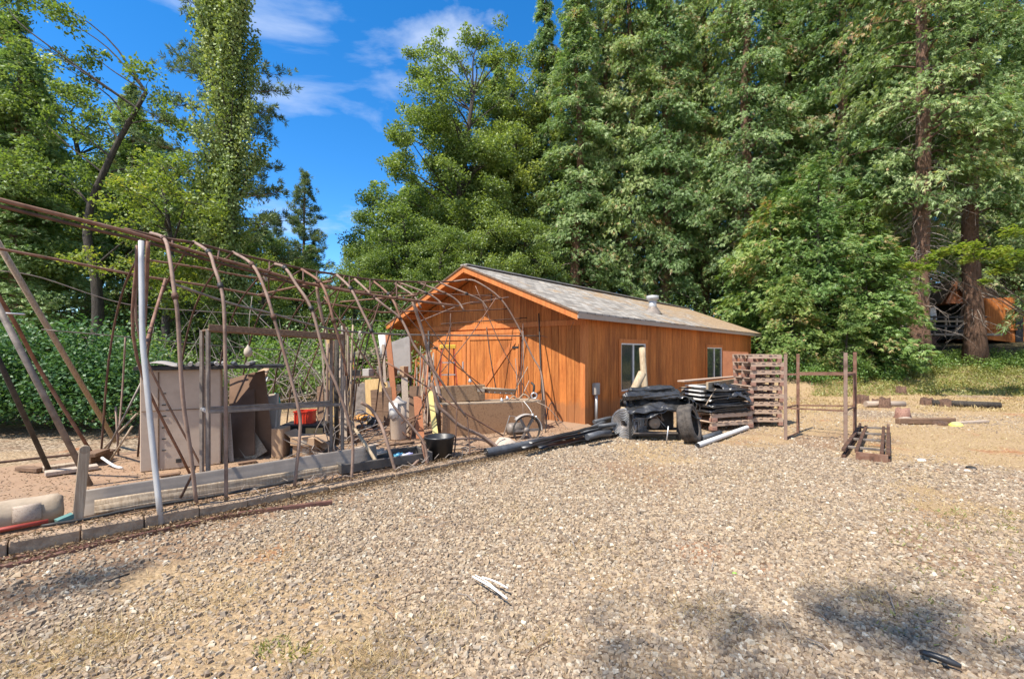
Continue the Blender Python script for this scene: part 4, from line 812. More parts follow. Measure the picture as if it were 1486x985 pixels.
gp('loose_leg', [Q(663, 592, .3), Q(661, 640, .15), Q(658, 668, .05)], .011, M_rustdk); gp('loose_leg', [Q(678, 605, .3), Q(681, 640, .15), Q(682, 662, .05)], .011, M_rustdk)
gp('loose_leg', [Q(612, 640, .2), Q(617, 665, .1), Q(628, 700, .02)], .016, M_rust)
gp('slack_wire', [Q(785, 487, 1.8), Q(805, 492, 1.6), Q(822, 488, 1.4), sp(-.05, -.35, 2.2)], .004, M_steel)
gp('cross_rod', [Q(610, 466, 2.0), Q(670, 442, 2.1), Q(700, 437, 2.0), Q(738, 431, 1.9)], .009, M_rustpale)
gp('gable_post', [Q(782, 455, 1.9), Q(785, 540, 1.5), Q(791, 640, 1.05)], .016, M_dark)
gp('gable_post', [Q(759, 470, 1.9), Q(757, 520, 1.7), Q(756, 582, 1.5)], .014, M_rustdk)
gp('gable_post', [Q(706, 475, 2.1), Q(712, 520, 1.9), Q(720, 565, 1.7)], .012, M_rustdk)
gp('gable_post', [Q(654, 455, 2.2), Q(652, 510, 2.0), Q(650, 560, 1.8)], .012, M_rustdk)
gp('rear_rail', [Q(602, 451, 3.2), Q(650, 452, 3.1), Q(740, 448, 2.6)], .013, M_rustdk)
gp('rear_rail', [Q(640, 470, 2.9), Q(700, 466, 2.6), Q(765, 461, 2.2)], .012, M_rustdk)
for a_, b_ in (((566, 430, 2.2), (700, 560, 1.9)), ((720, 432, 2.3), (640, 540, 1.7)), ((690, 415, 2.4), (775, 585, 1.4)), ((600, 440, 1.4), (700, 570, 1.0)), ((555, 425, 1.7), (520, 560, 1.2)), ((500, 400, 1.5), (440, 560, 2.2)), ((470, 430, 1.3), (560, 560, 1.0)), ((420, 400, 1.3), (500, 500, 1.6)), ((655, 470, 1.6), (600, 620, .9))):
    p_, q_ = Q(*a_), Q(*b_); gp('loose_rod', [p_, (p_+q_)/2+Vector((rnd(-.05, .05), 0, rnd(-.12, .02))), q_], .010, M_rustdk if a_[0] % 2 else M_rust)
gp('brace_foot', [Q(262, 722, .12), Q(278, 690, .08), Q(283, 676, .05)], .012, M_rustdk)
def pole(name, pts, r, mat, label, cat, k=3, n=10, group=None):
    mb = MB(); mb.tube(curve(pts, k), r, n); return thing(mb, name, mat, label, cat, group)
pole('steel_pole', [Q(205, 350, .45), Q(206, 430, .35), Q(207, 490, .25), Q(212, 545, .2), Q(221, 640, .1), Q(234, 760, -.04)], .0245, M_galv, 'leaning silver galvanised pole with its foot on the curb', 'pole')
pole('wooden_pole', [P(-40, 290, 5.2), G(167, 640, .1)], .034, M_wtan, 'long pale wooden pole leaning in from the left edge', 'pole')
pole('steel_pole', [P(-60, 395, 4.6), G(73, 686, .09)], .026, M_dark, 'leftmost leaning dark steel pole', 'pole')
pole('steel_pole', [P(-30, 392, 4.6), G(131, 704, .09)], .030, M_steel, 'grey leaning pole just left of the wooden stake', 'pole')
pole('steel_pole', [P(-20, 400, 5.2), P(26, 476, 5.7), P(60, 540, 6.2), G(135, 660, .09)], .022, M_rust, 'thin red rusty pole leaning behind the grey one', 'pole')
pole('steel_rod', [P(182, 489, 7.3), P(178, 560, 7.4), G(170, 655, .06)], .013, M_rustpale, 'thin upright rod standing left of the tan cabinet', 'rod')
pole('steel_rod', [P(-40, 452, 4.8), P(36, 456, 4.9)], .010, M_alu, 'short pale rod poking across the leaning poles', 'rod')
for a, b_, r, mm, lab in [((140, 662, .05), (199, 600, 7.0), .016, M_wtan, 'tan stick crossing low beside the cabinet'), ((150, 664, .05), (205, 555, 6.7), .014, M_steel, 'longest grey stick crossing beside the cabinet'), ((160, 668, .12), (192, 618, 7.2), .013, M_wtan, 'short tan stick in the crossed pile'), ((172, 664, .05), (168, 590, 7.5), .014, M_rustpale, 'upright rusty stick in the crossed pile')]:
    p = G(a[0], a[1], a[2]); pole('stick', [p, P(b_[0], b_[1], p.y+.05)], r, mm, lab, 'stick', group='sticks crossed beside the tan cabinet')
# wooden stake
ms = MB(); a = Q(112, 752, .32); b_ = Q(123, 652, .32); ms.beam(a-Vector((0, 0, .05)), b_, .075, .03, up=CN); ms.tube([b_-CN*.017, b_+CN*.017], .038, 14); thing(ms, 'wooden_stake', M_wtan, 'tan wooden stake with rounded top standing by the curb', 'stake', bevel=.004)
# long strips lying on the gravel along the curb
def strip(pts, w_, h_, mat, label):
    mb = MB(); q = curve([G(x, y, .02) for x, y in pts], 5); 
    for i in range(len(q)-1): q[i].z = H(q[i].x, q[i].y)*0+.02
    vs = []
    for i, p in enumerate(q):
        d = (q[min(i+1, len(q)-1)]-q[max(i-1, 0)]).normalized(); s_ = Vector((-d.y, d.x, 0)); vs += [p-s_*w_/2-Vector((0, 0, h_/2)), p+s_*w_/2-Vector((0, 0, h_/2)), p+s_*w_/2+Vector((0, 0, h_/2)), p-s_*w_/2+Vector((0, 0, h_/2))]
    f = [(3, 2, 1, 0), tuple(len(vs)-4+i for i in range(4))]
    for i in range(len(q)-1):
        for k in range(4): f.append((i*4+k, i*4+(k+1) % 4, (i+1)*4+(k+1) % 4, (i+1)*4+k))
    mb.add(vs, f); return thing(mb, 'steel_strip', mat, label, 'metal strip', 'long strips lying on the gravel')
M_strip = mottled('brown_painted_strip', (.09, .04, .03), (.19, .09, .065), 6, .6)
strip([(-30, 818), (60, 803), (150, 787), (240, 768), (330, 748), (400, 738), (482, 728)], .05, .03, M_strip, 'brown strip curving furthest right over the gravel')
strip([(-30, 800), (70, 792), (160, 772), (250, 754), (330, 742), (385, 731)], .045, .03, M_strip, 'brown strip lying closest along the curb')
strip([(-30, 812), (80, 798), (200, 772), (300, 752), (360, 744)], .04, .025, M_rustdk, 'dark thin strip between the two brown ones')
strip([(-30, 826), (20, 818), (90, 802), (140, 790)], .06, .02, M_strip, 'short broad strip nearest the camera at the left')
# insulation boards lying along the slab edge
def board_along(name, p0, p1, up, th, mat, label, cat='board', k=8, wob=.01, corr=0):
    """board with lower edge p0-p1 and height vector up"""
    mb = MB(); p0 = Vector(p0); p1 = Vector(p1); up = Vector(up); nrm = (p1-p0).cross(up).normalized(); m_ = 36 if corr else k; rows = []
    for j in range(m_+1):
        t_ = j/m_; rows.append([p0.lerp(p1, i/k)+up*t_+nrm*(corr*math.sin(t_*40)+rnd(-wob, wob)) for i in range(k+1)])
    mb.sheet(rows, th); return thing(mb, name, mat, label, cat)
board_along('plastic_sheet', Q(114, 752, .42), Q(548, 672, .42), Vector((0, 0, .235))+CN*.05, .006, M_panel, 'long corrugated translucent panel standing on edge along the slab', 'panel', 14, .002, .0)
board_along('pale_board', Q(137, 745, .36), Q(560, 678, .36), Vector((0, 0, .115))+CN*.03, .02, M_wtan, 'narrow tan board lying against the corrugated panel')
board_along('pale_board', Q(345, 716, .44), Q(562, 656, .55), Vector((0, 0, .03))+CN*.12, .02, M_cardpale, 'pale board lying flat at the right end of the corrugated panel')
# red rail, roll of sacking, teal scrap at the left
pole('red_rail', [Q(-40, 776, .18), Q(70, 756, .22)], .020, mottled('dull_red_paint', (.22, .03, .018), (.36, .05, .03), 6, .6), 'red rail lying at the lower left edge', 'rail', n=4)
pole('steel_rod', [Q(60, 763, .2), Q(130, 752, .22), Q(200, 737, .22), Q(330, 716, .2), Q(440, 695, .2)], .015, M_dark, 'black angle bar lying along the curb top', 'rod')
mb = MB(); ax = (Q(92, 735, .55)-Q(-60, 742, .5)); p0 = Q(-60, 747, .5); nn = 16; pts = [p0+ax*(i/nn) for i in range(nn+1)]
rr = [.132+.002*math.sin(i*.9) for i in range(nn+1)]; rr[-1] = .095; rr[-2] = .125
mb.tube([Vector((p.x, p.y, .20)) for i, p in enumerate(pts)], rr, 28)
mb.v = [(x+.003*math.sin(z*45+x*8), y, z+.003*math.sin(x*12+y*9)) for x, y, z in mb.v]
ob = thing(mb, 'board_roll', mottled('dirty_tan_sacking', (.20, .15, .10), (.38, .30, .215), 3, .85, 0, c3=(.30, .235, .165), bstr=.5, bdist=.01), 'bulging tan sack shaped roll with printed patch at the left edge', 'roll')
pr = MB(); axn_ = Vector((ax.x, ax.y, 0)).normalized(); sn_ = Vector((axn_.y, -axn_.x, 0)); c_ = Vector((pts[10].x, pts[10].y, .20)); pr.sheet([[c_+axn_*(u*.17)+(sn_*math.cos(v_)+Vector((0, 0, 1))*math.sin(v_))*.141 for v_ in np.linspace(-.35, .75, 8)] for u in (-.5, 0, .5)], .003)
po = pr.build('printed_patch', M_wgrey, None, ob.location); po.parent = ob; po.location = (0, 0, 0)
mb = MB(); mb.beam(Q(82, 757, .3), Q(106, 747, .34), .07, .04); thing(mb, 'teal_scrap', mottled('dull_teal', (.06, .16, .15), (.12, .24, .22), 5, .7), 'small teal plastic scrap left of the wooden stake', 'scrap')
# timbers on the slab at the left
for a, b_, w_, h_, mm, lab in [((65, 690), (142, 679), .16, .05, M_wgrey, 'grey weathered plank lying front of the pair at the left'), ((62, 684), (118, 676), .12, .06, M_wtan, 'pale plank lying behind the front grey one'), ((124, 672), (158, 664), .16, .11, M_wbrown, 'dark block of timber beside the leaning poles'), ((28, 682), (60, 684), .10, .05, M_wbrown, 'small wood offcut on the dirt at the left'), ((128, 664), (150, 656), .16, .05, M_wbrown, 'broken plank on top of the dark timber block')]:
    mb = MB(); z_ = .10+(.11 if 'broken' in lab else 0); mb.beam(G(*a, z_)+Vector((0, 0, h_/2)), G(*b_, z_)+Vector((0, 0, h_/2)), w_, h_); thing(mb, 'timber', mm, lab, 'timber', bevel=.006)
pole('steel_rod', [G(-30, 674, .12), G(60, 664, .12), G(140, 656, .12), G(175, 652, .12)], .017, M_rustdk, 'long dark pipe lying at the back of the slab', 'rod')
pole('white_stick', [G(148, 664, .2), G(166, 676, .12), G(178, 679, .1)], .016, M_white, 'white stick lying beside the dark timber block', 'stick')
# steel shelf frame: square tube box with wooden top
def QF(px, py, dd): return Q(px, py, dd)
sfm = empty('steel_rack', W(1.0, .75), 'grey square tube rack with brown wooden top beam standing on the slab', 'rack'); SO = Vector(sfm.location)
def sbar(name, a, b_, w_, mat, h_=None):
    mb = MB(); mb.beam(a, b_, w_, h_ or w_); return mb.build(name, mat, sfm, SO, .003)
fl_ = Q(300, 690, .62); fr = Q(490, 670, .62); bl_ = Q(292, 690, .95)
zt = Q(306, 478, .62).z
A0 = Vector((Q(302, 600, .62).x, Q(302, 600, .62).y, .09)); A1 = Vector((Q(497, 600, .62).x, Q(497, 600, .62).y, .09)); off = CN*.38
tl = Vector((A0.x, A0.y, Q(306, 478, .62).z)); tr_ = Vector((A1.x, A1.y, Q(500, 491, .62).z))
for nm, a, b_ in (('post', A0, tl), ('post', A0+off, tl+off), ('post', A1, tr_), ('post', A1+off, tr_+off)): sbar('post', a, b_, .036, M_steel)
sbar('shelf_rail', A0.lerp(tl, .49), A1.lerp(tr_, .49), .035, M_steel); sbar('shelf_rail', A0.lerp(tl, .49)+off, A1.lerp(tr_, .49)+off, .035, M_steel)
sbar('end_rail', A0.lerp(tl, .49), A0.lerp(tl, .49)+off, .03, M_alu)
sbar('top_board', tl+off/2, tr_+off/2, .40, M_wbrown, .022); sbar('top_beam', tl+Vector((0, 0, .02))-CN*.03, tr_+Vector((0, 0, .02))-CN*.03, .03, M_wbrown, .07)
# tan cabinet with corrugated lid
cab = empty('storage_cabinet', W(.95, 1.9), 'big tan panelled cabinet with tubes lying on its flat top', 'cabinet'); CO = Vector(cab.location)
cl, crr = G(203, 684, .1), G(320, 672, .1); cx_ = (crr-cl).normalized(); cn_ = Vector((-cx_.y, cx_.x, 0)); Hc = Q(210, 536, 1.5).z
zt_ = P(210, 537, cl.y).z; RC = Matrix.Rotation(math.atan2(cx_.y, cx_.x), 3, 'Z'); wd = (crr-cl).length
mb = MB(); mid = (cl+crr)/2+cn_*.30; mb.box((mid.x, mid.y, (.09+zt_)/2), (wd, .60, zt_-.09), RC); mb.build('body', M_cab, cab, CO, .01)
def cpt(u, v, z): p = cl+cx_*(u*wd)+cn_*v; return Vector((p.x, p.y, z))
mb = MB()
for u in (.22, .80): mb.beam(cpt(u, -.006, .12), cpt(u, -.006, zt_-.03), .012, .010, up=cn_)
mb.beam(cpt(.02, -.006, zt_*.62), cpt(.98, -.006, zt_*.62), .010, .008, up=cn_)
mb.build('panel_seam', M_wbrown, cab, CO)
for i in range(6):
    mb = MB(); mb.beam(cpt(.26, -.008, .34+i*.145), cpt(.31, -.008, .34+i*.145), .012, .008, up=cn_); mb.build('hinge', M_dark, cab, CO)
mb = MB(); mb.beam(cpt(.43, -.006, .19), cpt(.50, -.006, .19), .05, .006, up=cn_); mb.build('torn_patch', M_dark, cab, CO)
mb = MB(); mb.beam(cpt(-.06, .28, zt_+.022), cpt(1.9, .28, zt_+.022), .72, .04); mb.build('top_board', M_dark, cab, CO)
random.seed(4)
for i, u in enumerate((.50, .62, .73, .83, .95, 1.05, 1.22, 1.38)):
    pole('tube', [cpt(u+rnd(-.02, .02), -.12, zt_+.068), cpt(u+rnd(-.1, .1), .62, zt_+.068)], .026, M_sheetgrey if i % 3 else M_hose, 'short grey tube lying on the cabinet top', 'tube', group='tubes lying side by side on the cabinet top')
mb = MB(); mb.sheet([[cpt(u, v, zt_+.06+.03*math.sin(u*9)+(.0 if v < .3 else .015)) for v in (-.1, .2, .55)] for u in np.linspace(-.02, .46, 9)], .008); thing(mb, 'roofing_scrap', M_sheetgrey, 'wavy grey roofing scrap on the left half of the cabinet top', 'scrap')
# dirt, leaf litter and straw gathered along the curb and over the slab
rg = np.random.default_rng(404); n = 26000; k = rg.uniform(-2.2, 6.5, n); d = np.where(rg.uniform(0, 1, n) < .6, rg.normal(-.08, .10, n), rg.uniform(.2, 3.4, n)**1.0)
lx = CA.x+CT.x*k+CN.x*d; ly = CA.y+CT.y*k+CN.y*d; lz = np.where(d > .2, .095, np.where(np.abs(d-.05) < .09, .145-.012*np.clip(k*2.4-1, 0, 4), .03))+rg.uniform(0, .015, n)
dd = unit(np.stack([rg.normal(0, 1, n), rg.normal(0, 1, n), rg.normal(0, .25, n)], -1))
tag(leaves('leaf_litter', np.stack([lx, ly, lz], -1), dd, sidevec(rg, dd), .026*rg.uniform(.4, 1.8, n), .009, rg.uniform(0, .95, n), leafmat('litter', (.06, .035, .02), (.19, .115, .065), (.36, .25, .14), trans=.1)), 'dry brown leaf litter and straw gathered along the curb', 'litter', None, 'stuff')
random.seed(61); mb = MB()
for i in range(70):
    p = W(rnd(.6, 5.5), rnd(-.15, .3), rnd(.06, .14)); a_ = rnd(0, 3.14); l_ = rnd(.08, .35); q = [p, p+Vector((math.cos(a_)*l_*.5, math.sin(a_)*l_*.5, rnd(0, .07))), p+Vector((math.cos(a_)*l_, math.sin(a_)*l_, rnd(-.04, .08)))]; mb.tube(q, [.006, .005, .002], 4)
thing(mb, 'twig_litter', M_twig, 'broken twigs strewn along the curb at the hoop feet', 'twigs', kind='stuff')
# ---------------------------------------------------------------- the junk on the slab
def leanboard(px0, py0, px1, py1, Yb, ytop, w_dir, wdt, th, mat, label, cat='board', name='board'):
    """flat board whose foot centre is at pixel (px0, py0) at depth Yb and whose head is at (px1, py1) at depth ytop"""
    mb = MB(); mb.beam(P(px0, py0, Yb), P(px1, py1, ytop), wdt, th, up=w_dir); return thing(mb, name, mat, label, cat, bevel=.003)
def gy_(py, z=.09): return (CH-z)*F/(py-HY)
CG = 'cardboard and boards leaning in a heap'
leanboard(350, 664, 352, 545, gy_(664), gy_(664)+.5, (0, 1, .3), .42, .02, M_cardbrown, 'tall dark brown panel leaning behind the rack')
leanboard(386, 662, 372, 540, gy_(660), gy_(660)+.25, (0, 1, .2), .26, .02, M_cardbrown, 'tall mid brown panel leaning right of the darkest one')
leanboard(341, 560, 341, 560.5, 7.4, 7.4, (0, 1, 0), .01, .01, M_wbrown, 'x') if False else None
mb = MB(); mb.beam(G(374, 663, .1), P(332, 596, 6.9), .28, .012, up=(.5, -.8, 0)); thing(mb, 'board', M_wtan, 'thin board slanting across in front of the dark panels', 'board')
leanboard(388, 657, 394, 572, gy_(657), gy_(657)+.3, (0, 1, .2), .22, .05, M_cardpale, 'thick pale board leaning in the middle of the heap', name='pale_board')
leanboard(399, 655, 403, 590, gy_(655), gy_(655)+.15, (0, 1, .2), .10, .03, M_cardpale, 'narrow pale board beside the upright carton', name='pale_board')
mb = MB(); a = P(376, 560, 7.4); mb.sheet([[P(376, 556, 7.4), P(382, 562, 7.35), P(389, 540, 7.4)], [P(374, 546, 7.42), P(383, 550, 7.3), P(391, 535, 7.42)], [P(372, 540, 7.45), P(382, 535, 7.4), P(388, 532, 7.45)]], .006); thing(mb, 'cardboard_scrap', M_card, 'torn orange tan cardboard scrap on top of the heap', 'cardboard')
mb = MB(); mb.sheet([[P(378, 566, 7.35), P(388, 568, 7.33)], [P(376, 552, 7.35), P(386, 554, 7.3)], [P(379, 546, 7.38), P(389, 547, 7.36)]], .006); thing(mb, 'plastic_scrap', M_white, 'small white plastic sheet hanging over the heap', 'plastic sheet')
mb = MB(); mb.sheet([[P(394, 610, 7.6), P(406, 612, 7.7)], [P(393, 590, 7.6), P(409, 592, 7.7)], [P(395, 575, 7.65), P(406, 577, 7.7)], [P(399, 570, 7.7), P(402, 571, 7.7)]], .02); thing(mb, 'teal_sheet', M_teal, 'teal plastic sheet standing behind the pale board', 'plastic sheet')
def carton(px0, px1, py_base, py_top, dep, label, ang=.15, z=.09, mat=None, flaps=True, name='cardboard_box'):
    Y = (CH-z)*F/(py_base-HY); w_ = (px1-px0)/F*Y; h_ = (py_base-py_top)/F*Y; c = P((px0+px1)/2, py_base, Y); R = Matrix.Rotation(ang, 3, 'Z'); root = empty(name, (c.x, c.y, z), label, 'box', ang)
    mb = MB(); mb.box((0, dep/2, h_/2), (w_, dep, h_)); mb.build('body', mat or M_card, root, bevel=.004)
    if flaps:
        for s_, hh in ((-1, .1), (1, .12)): mb = MB(); mb.beam((s_*w_/2, .01, h_-.002), (s_*(w_/2+.10), .01, h_-.05 if s_ < 0 else h_+.05), .004, .004); mb.v = []; mb.f = []; mb.sm = []; mb.prism([(s_*w_/2, 0, h_-.004), (s_*w_/2, dep, h_-.004), (s_*(w_/2+hh), dep, h_-.07*s_), (s_*(w_/2+hh), 0, h_-.07*s_)], (0, 0, .004)); mb.build('flap', mat or M_card, root)
        mb = MB(); mb.box((.05*w_, -.003, h_*.45), (w_*.28, .003, h_*.5)); mb.build('paper_label', M_cardpale, root)
    return root
carton(394, 410, 664, 622, .28, 'upright narrow brown carton at the foot of the heap', .1, flaps=False)
carton(425, 459, 662, 645, .35, 'flat open cardboard box with a paper label lying on the slab', .05)
carton(420, 457, 647, 635, .32, 'smaller open cardboard box stacked on the flat one', -.1, z=.25)
# low cabinet with the red crate on it
Yt = gy_(648); tb_ = empty('low_cabinet', (P(440, 648, Yt).x, Yt, .09), 'low dark cabinet with plywood door under the red crate', 'cabinet', .1)
mb = MB(); mb.box((0, .2, .16), (.62, .4, .32)); mb.build('body', M_dark, tb_, bevel=.006); mb = MB(); mb.box((0, .2, .335), (.68, .46, .028)); mb.build('top_board', M_dark, tb_, bevel=.004); mb = MB(); mb.box((.17, -.008, .16), (.26, .015, .27)); mb.build('door', M_wyellow, tb_, bevel=.003)
zt2 = .09+.35; cr_ = empty('red_crate', (P(441, 614, Yt+.15).x, Yt+.2, zt2), 'bright red orange ribbed plastic crate on the low cabinet', 'crate', .15)
mb = MB(); w2, d2, h2 = .28, .22, .20
for x0, x1, y0, y1 in ((-w2/2, w2/2, -d2/2, -d2/2+.008), (-w2/2, w2/2, d2/2-.008, d2/2), (-w2/2, -w2/2+.008, -d2/2+.009, d2/2-.009), (w2/2-.008, w2/2, -d2/2+.009, d2/2-.009)): mb.bx(x0, x1, y0, y1, 0, h2)
mb.bx(-w2/2+.009, w2/2-.009, -d2/2+.009, d2/2-.009, 0, .01); mb.build('body', M_red, cr_)
mb = MB()
for i in range(7): mb.bx(-w2/2+.01+i*.042, -w2/2+.02+i*.042, -d2/2-.01, -d2/2-.001, .005, h2-.02)
mb.build('rib', M_red, cr_); mb = MB(); mb.bx(-w2/2-.012, w2/2+.012, -d2/2-.014, -d2/2-.002, h2-.018, h2+.004); mb.bx(-w2/2-.012, w2/2+.012, d2/2+.002, d2/2+.014, h2-.018, h2+.004); mb.build('rim', M_red, cr_)
# hanging float bag
fo = empty('hanging_bag', Q(360, 490, 1.6), 'small pale bag hanging from a cord above the cabinet', 'bag'); mb = MB(); p = Q(360, 510, 1.6); mb.lathe([(.0, -.075), (.04, -.06), (.052, -.02), (.045, .03), (.02, .06), (.008, .09)], 12, p); mb.build('pouch', M_cardpale, fo, fo.location); mb = MB(); mb.tube([p+Vector((0, 0, .085)), Q(362, 460, 1.75), Q(366, 430, 1.8)], .005, 5); mb.build('cord', M_twig, fo, fo.location)
# racks of upright sticks, poles and planks (each a thing)
random.seed(21)
poles = []
SG = 'sticks and bars bundled upright behind the rack'
cols = [M_wtan, M_wgrey, M_rustpale, M_wbrown, M_steel, M_rustdk, M_wyellow, M_wtan]
names_ = ['pale', 'grey', 'rust coloured', 'dark brown', 'steel grey', 'dark rusty', 'yellowish', 'tan']
for i in range(34):
    x = 474+i*1.25+rnd(-1.5, 1.5); Yb = 8.1+rnd(-.5, .8); top = rnd(468, 560) if i % 3 else rnd(490, 600); dx = rnd(-11, 9)
    a = P(x, 0, Yb); a.z = .09; b_ = P(x+dx, top, Yb+rnd(0, .3)); mb = MB(); rr_ = rnd(.008, .024)
    if i % 2: mb.beam(a, b_, rr_*2.6, rr_*1.2, roll=rnd(0, 1.5))
    else: m_ = (a+b_)/2+Vector((rnd(-.06, .06), 0, 0)); mb.tube(curve([a, m_, b_], 3), [rr_*rnd(.8, 1.1) for _ in range(7)], 6)
    thing(mb, 'stick', cols[i % 8], 'thin stick or bar in the upright bundle right of the red crate', 'stick', SG)
pole('wooden_post', [Vector((P(488, 0, 7.4).x, 7.4, .09)), P(489, 491, 7.4)], .035, M_barkdk, 'straight dark post under the right end of the top beam', 'post')
mb = MB(); mb.beam(G(483, 640, .09), P(477, 490, 8.2), .07, .03); thing(mb, 'plank', M_wyellow, 'yellowish plank upright among the sticks', 'plank')
# tangle of loops and dry branches at the foot of the bundle
tw = MB(); random.seed(8)
for i in range(46):
    c = G(rnd(438, 500), rnd(636, 664), .1); q = [c]; d = Vector((rnd(-1, 1), rnd(-.6, .6), rnd(.2, 1.4)))
    for j in range(4): d += Vector((rnd(-.7, .7), rnd(-.5, .5), rnd(-.6, .3))); q.append(q[-1]+d*rnd(.07, .17)); q[-1].z = max(q[-1].z, .1)
    tw.tube(curve(q, 2), .007, 4, cap=False)
thing(tw, 'branch_pile', M_twig, 'pile of dry bare branches at the foot of the upright bundle', 'branches', kind='stuff')
# boards, tarp lean-to and shelving behind
lt = empty('lean_to', P(545, 600, 12.6), 'low grey board lean-to with dark open bays left of the shed', 'lean-to'); LO = Vector(lt.location)
def lpart(name, mb, mat): return mb.build(name, mat, lt, LO)
Yl = 13.2
mb = MB(); mb.prism([P(508, 512, Yl), P(560, 498, Yl), P(562, 514, Yl), P(508, 520, Yl)], (.3, 1.6, .2)); lpart('roof', mb, M_wgrey)
mb = MB(); mb.prism([P(514, 516, Yl+.4), P(602, 516, Yl+.4), Vector((P(602, 0, Yl+.4).x, Yl+.4, 0)), Vector((P(514, 0, Yl+.4).x, Yl+.4, 0))], (0, .06, 0)); lpart('wall', mb, M_dark)
for i, px in enumerate((514, 536, 558, 596)):
    mb = MB(); p = P(px, 516, Yl); mb.beam(Vector((p.x, Yl, 0)), p, .06, .06); lpart('post', mb, M_wgrey if i % 2 else M_orangeply)
for py in (519, 541, 566):
    mb = MB(); mb.beam(P(512, py, Yl), P(598, py+1, Yl), .05, .05); lpart('shelf', mb, M_wgrey)
for i in range(6):
    mb = MB(); mb.beam(P(539, 523+i*4, Yl-.06), P(560, 523.5+i*4, Yl-.06), .02, .04); lpart('slat', mb, M_wtan)
mb = MB(); mb.prism([P(566, 497, 11.6), P(594, 487, 11.6), P(596, 540, 11.6), P(567, 541, 11.6)], (.02, .05, 0)); thing(mb, 'grey_sheet', M_sheetgrey, 'stained grey sheet hanging between the lean-to and the shed', 'sheet')
mb = MB(); mb.sheet([[P(549, 486, 11.0), P(561, 486, 11.0)], [P(551, 502, 11.0), P(561, 502, 11.0)], [P(552, 517, 11.0), P(563, 518, 11.0)]], .02); thing(mb, 'white_sheet_board', M_white, 'pale grey panel standing high left of the tall orange plank', 'panel')
mb = MB(); mb.beam(Vector((P(575, 0, 10.2).x, 10.2, .09)), P(563, 486, 10.4), .12, .04, up=(0, 1, 0)); thing(mb, 'plank', M_orangeply, 'tall orange brown plank leaning beside the grey sheet', 'plank')
mb = MB(); mb.beam(Vector((P(562, 0, 10.3).x, 10.3, .09)), P(556, 500, 10.5), .06, .04, up=(0, 1, 0)); thing(mb, 'plank', M_wgrey, 'narrow grey plank left of the tall orange brown one', 'plank')
for px, top, w_, mm, lab in ((541, 550, .34, M_wyellow, 'yellow plywood sheet in the sun left of the brown boards'), (546, 565, .24, M_wbrown, 'brown board standing before the yellow plywood'), (556, 555, .18, M_wyellow, 'narrow yellow plywood offcut between brown boards'), (561, 562, .20, M_wbrown, 'rightmost brown board beside the tall canister'), (523, 556, .30, M_steel, 'grey metal sheet standing left of the yellow plywood')):
    Yq = 9.6-(px-540)*.01-(.12 if mm is M_wbrown else 0); mb = MB(); mb.beam(Vector((P(px+3, 0, Yq).x, Yq, .09)), P(px, top, Yq+.15), w_, .02, up=(0, 1, 0)); thing(mb, 'plywood_sheet', mm, lab, 'board', 'boards standing behind the slab')
cn_o = empty('tall_canister', G(578, 637, .09), 'tall tan cardboard drum with rags over its top', 'drum'); cc = Vector(cn_o.location)
mb = MB(); hcan = .62; mb.lathe([(0, 0), (.135, 0), (.14, .02), (.14, hcan*.6), (.143, hcan*.61), (.14, hcan*.62), (.14, hcan), (0, hcan)], 20, (0, 0, 0)); mb.build('body', M_cab, cn_o)
mb = MB(); mb.lathe([(0, hcan+.13), (.03, hcan+.11), (.07, hcan+.05), (.15, hcan+.02), (.15, hcan)], 16); mb.build('lid', M_sheetgrey, cn_o)
mb = MB(); mb.sheet([[Vector((.155*math.cos(a), .155*math.sin(a), z+.02*math.sin(a*7))) for a in np.linspace(3.0, 4.9, 14)] for z in (hcan+.01, hcan-.1, hcan-.24)], .008); mb.build('rag', M_white, cn_o)
# extra clutter between the cabinet, the bundle and the shed
random.seed(210)
flat = [((345, 672), (372, 668), .10, 'dark scrap board flat on the slab before the leaning panels', M_cardbrown), ((400, 670), (424, 676), .12, 'brown cardboard flap flat on the slab by the cartons', M_card), ((455, 668), (480, 664), .07, 'narrow offcut flat on the slab below the bundle', M_wtan), ((515, 650), (548, 644), .09, 'thin plank flat on the slab behind the mixing tray', M_wgrey), ((560, 645), (600, 640), .12, 'brown plank flat on the slab before the drum', M_wbrown), ((604, 648), (628, 640), .07, 'pale offcut flat on the slab left of the black tub', M_wpale), ((232, 690), (262, 686), .08, 'brown board scrap flat on the slab before the cabinet', M_cardbrown), ((520, 640), (512, 628), .16, 'square of dark board flat behind the bent pipe', M_cardbrown), ((640, 652), (690, 648), .05, 'long stick flat on the slab before the counter', M_wtan), ((612, 655), (640, 650), .05, 'dark bar flat on the slab by the black tub', M_rustdk)]
for a, b_, w_, lab, mm in flat:
    mb = MB(); mb.beam(G(*a, .105), G(*b_, .112), w_, .018); thing(mb, 'scrap_board', mm, lab, 'board', bevel=.003)
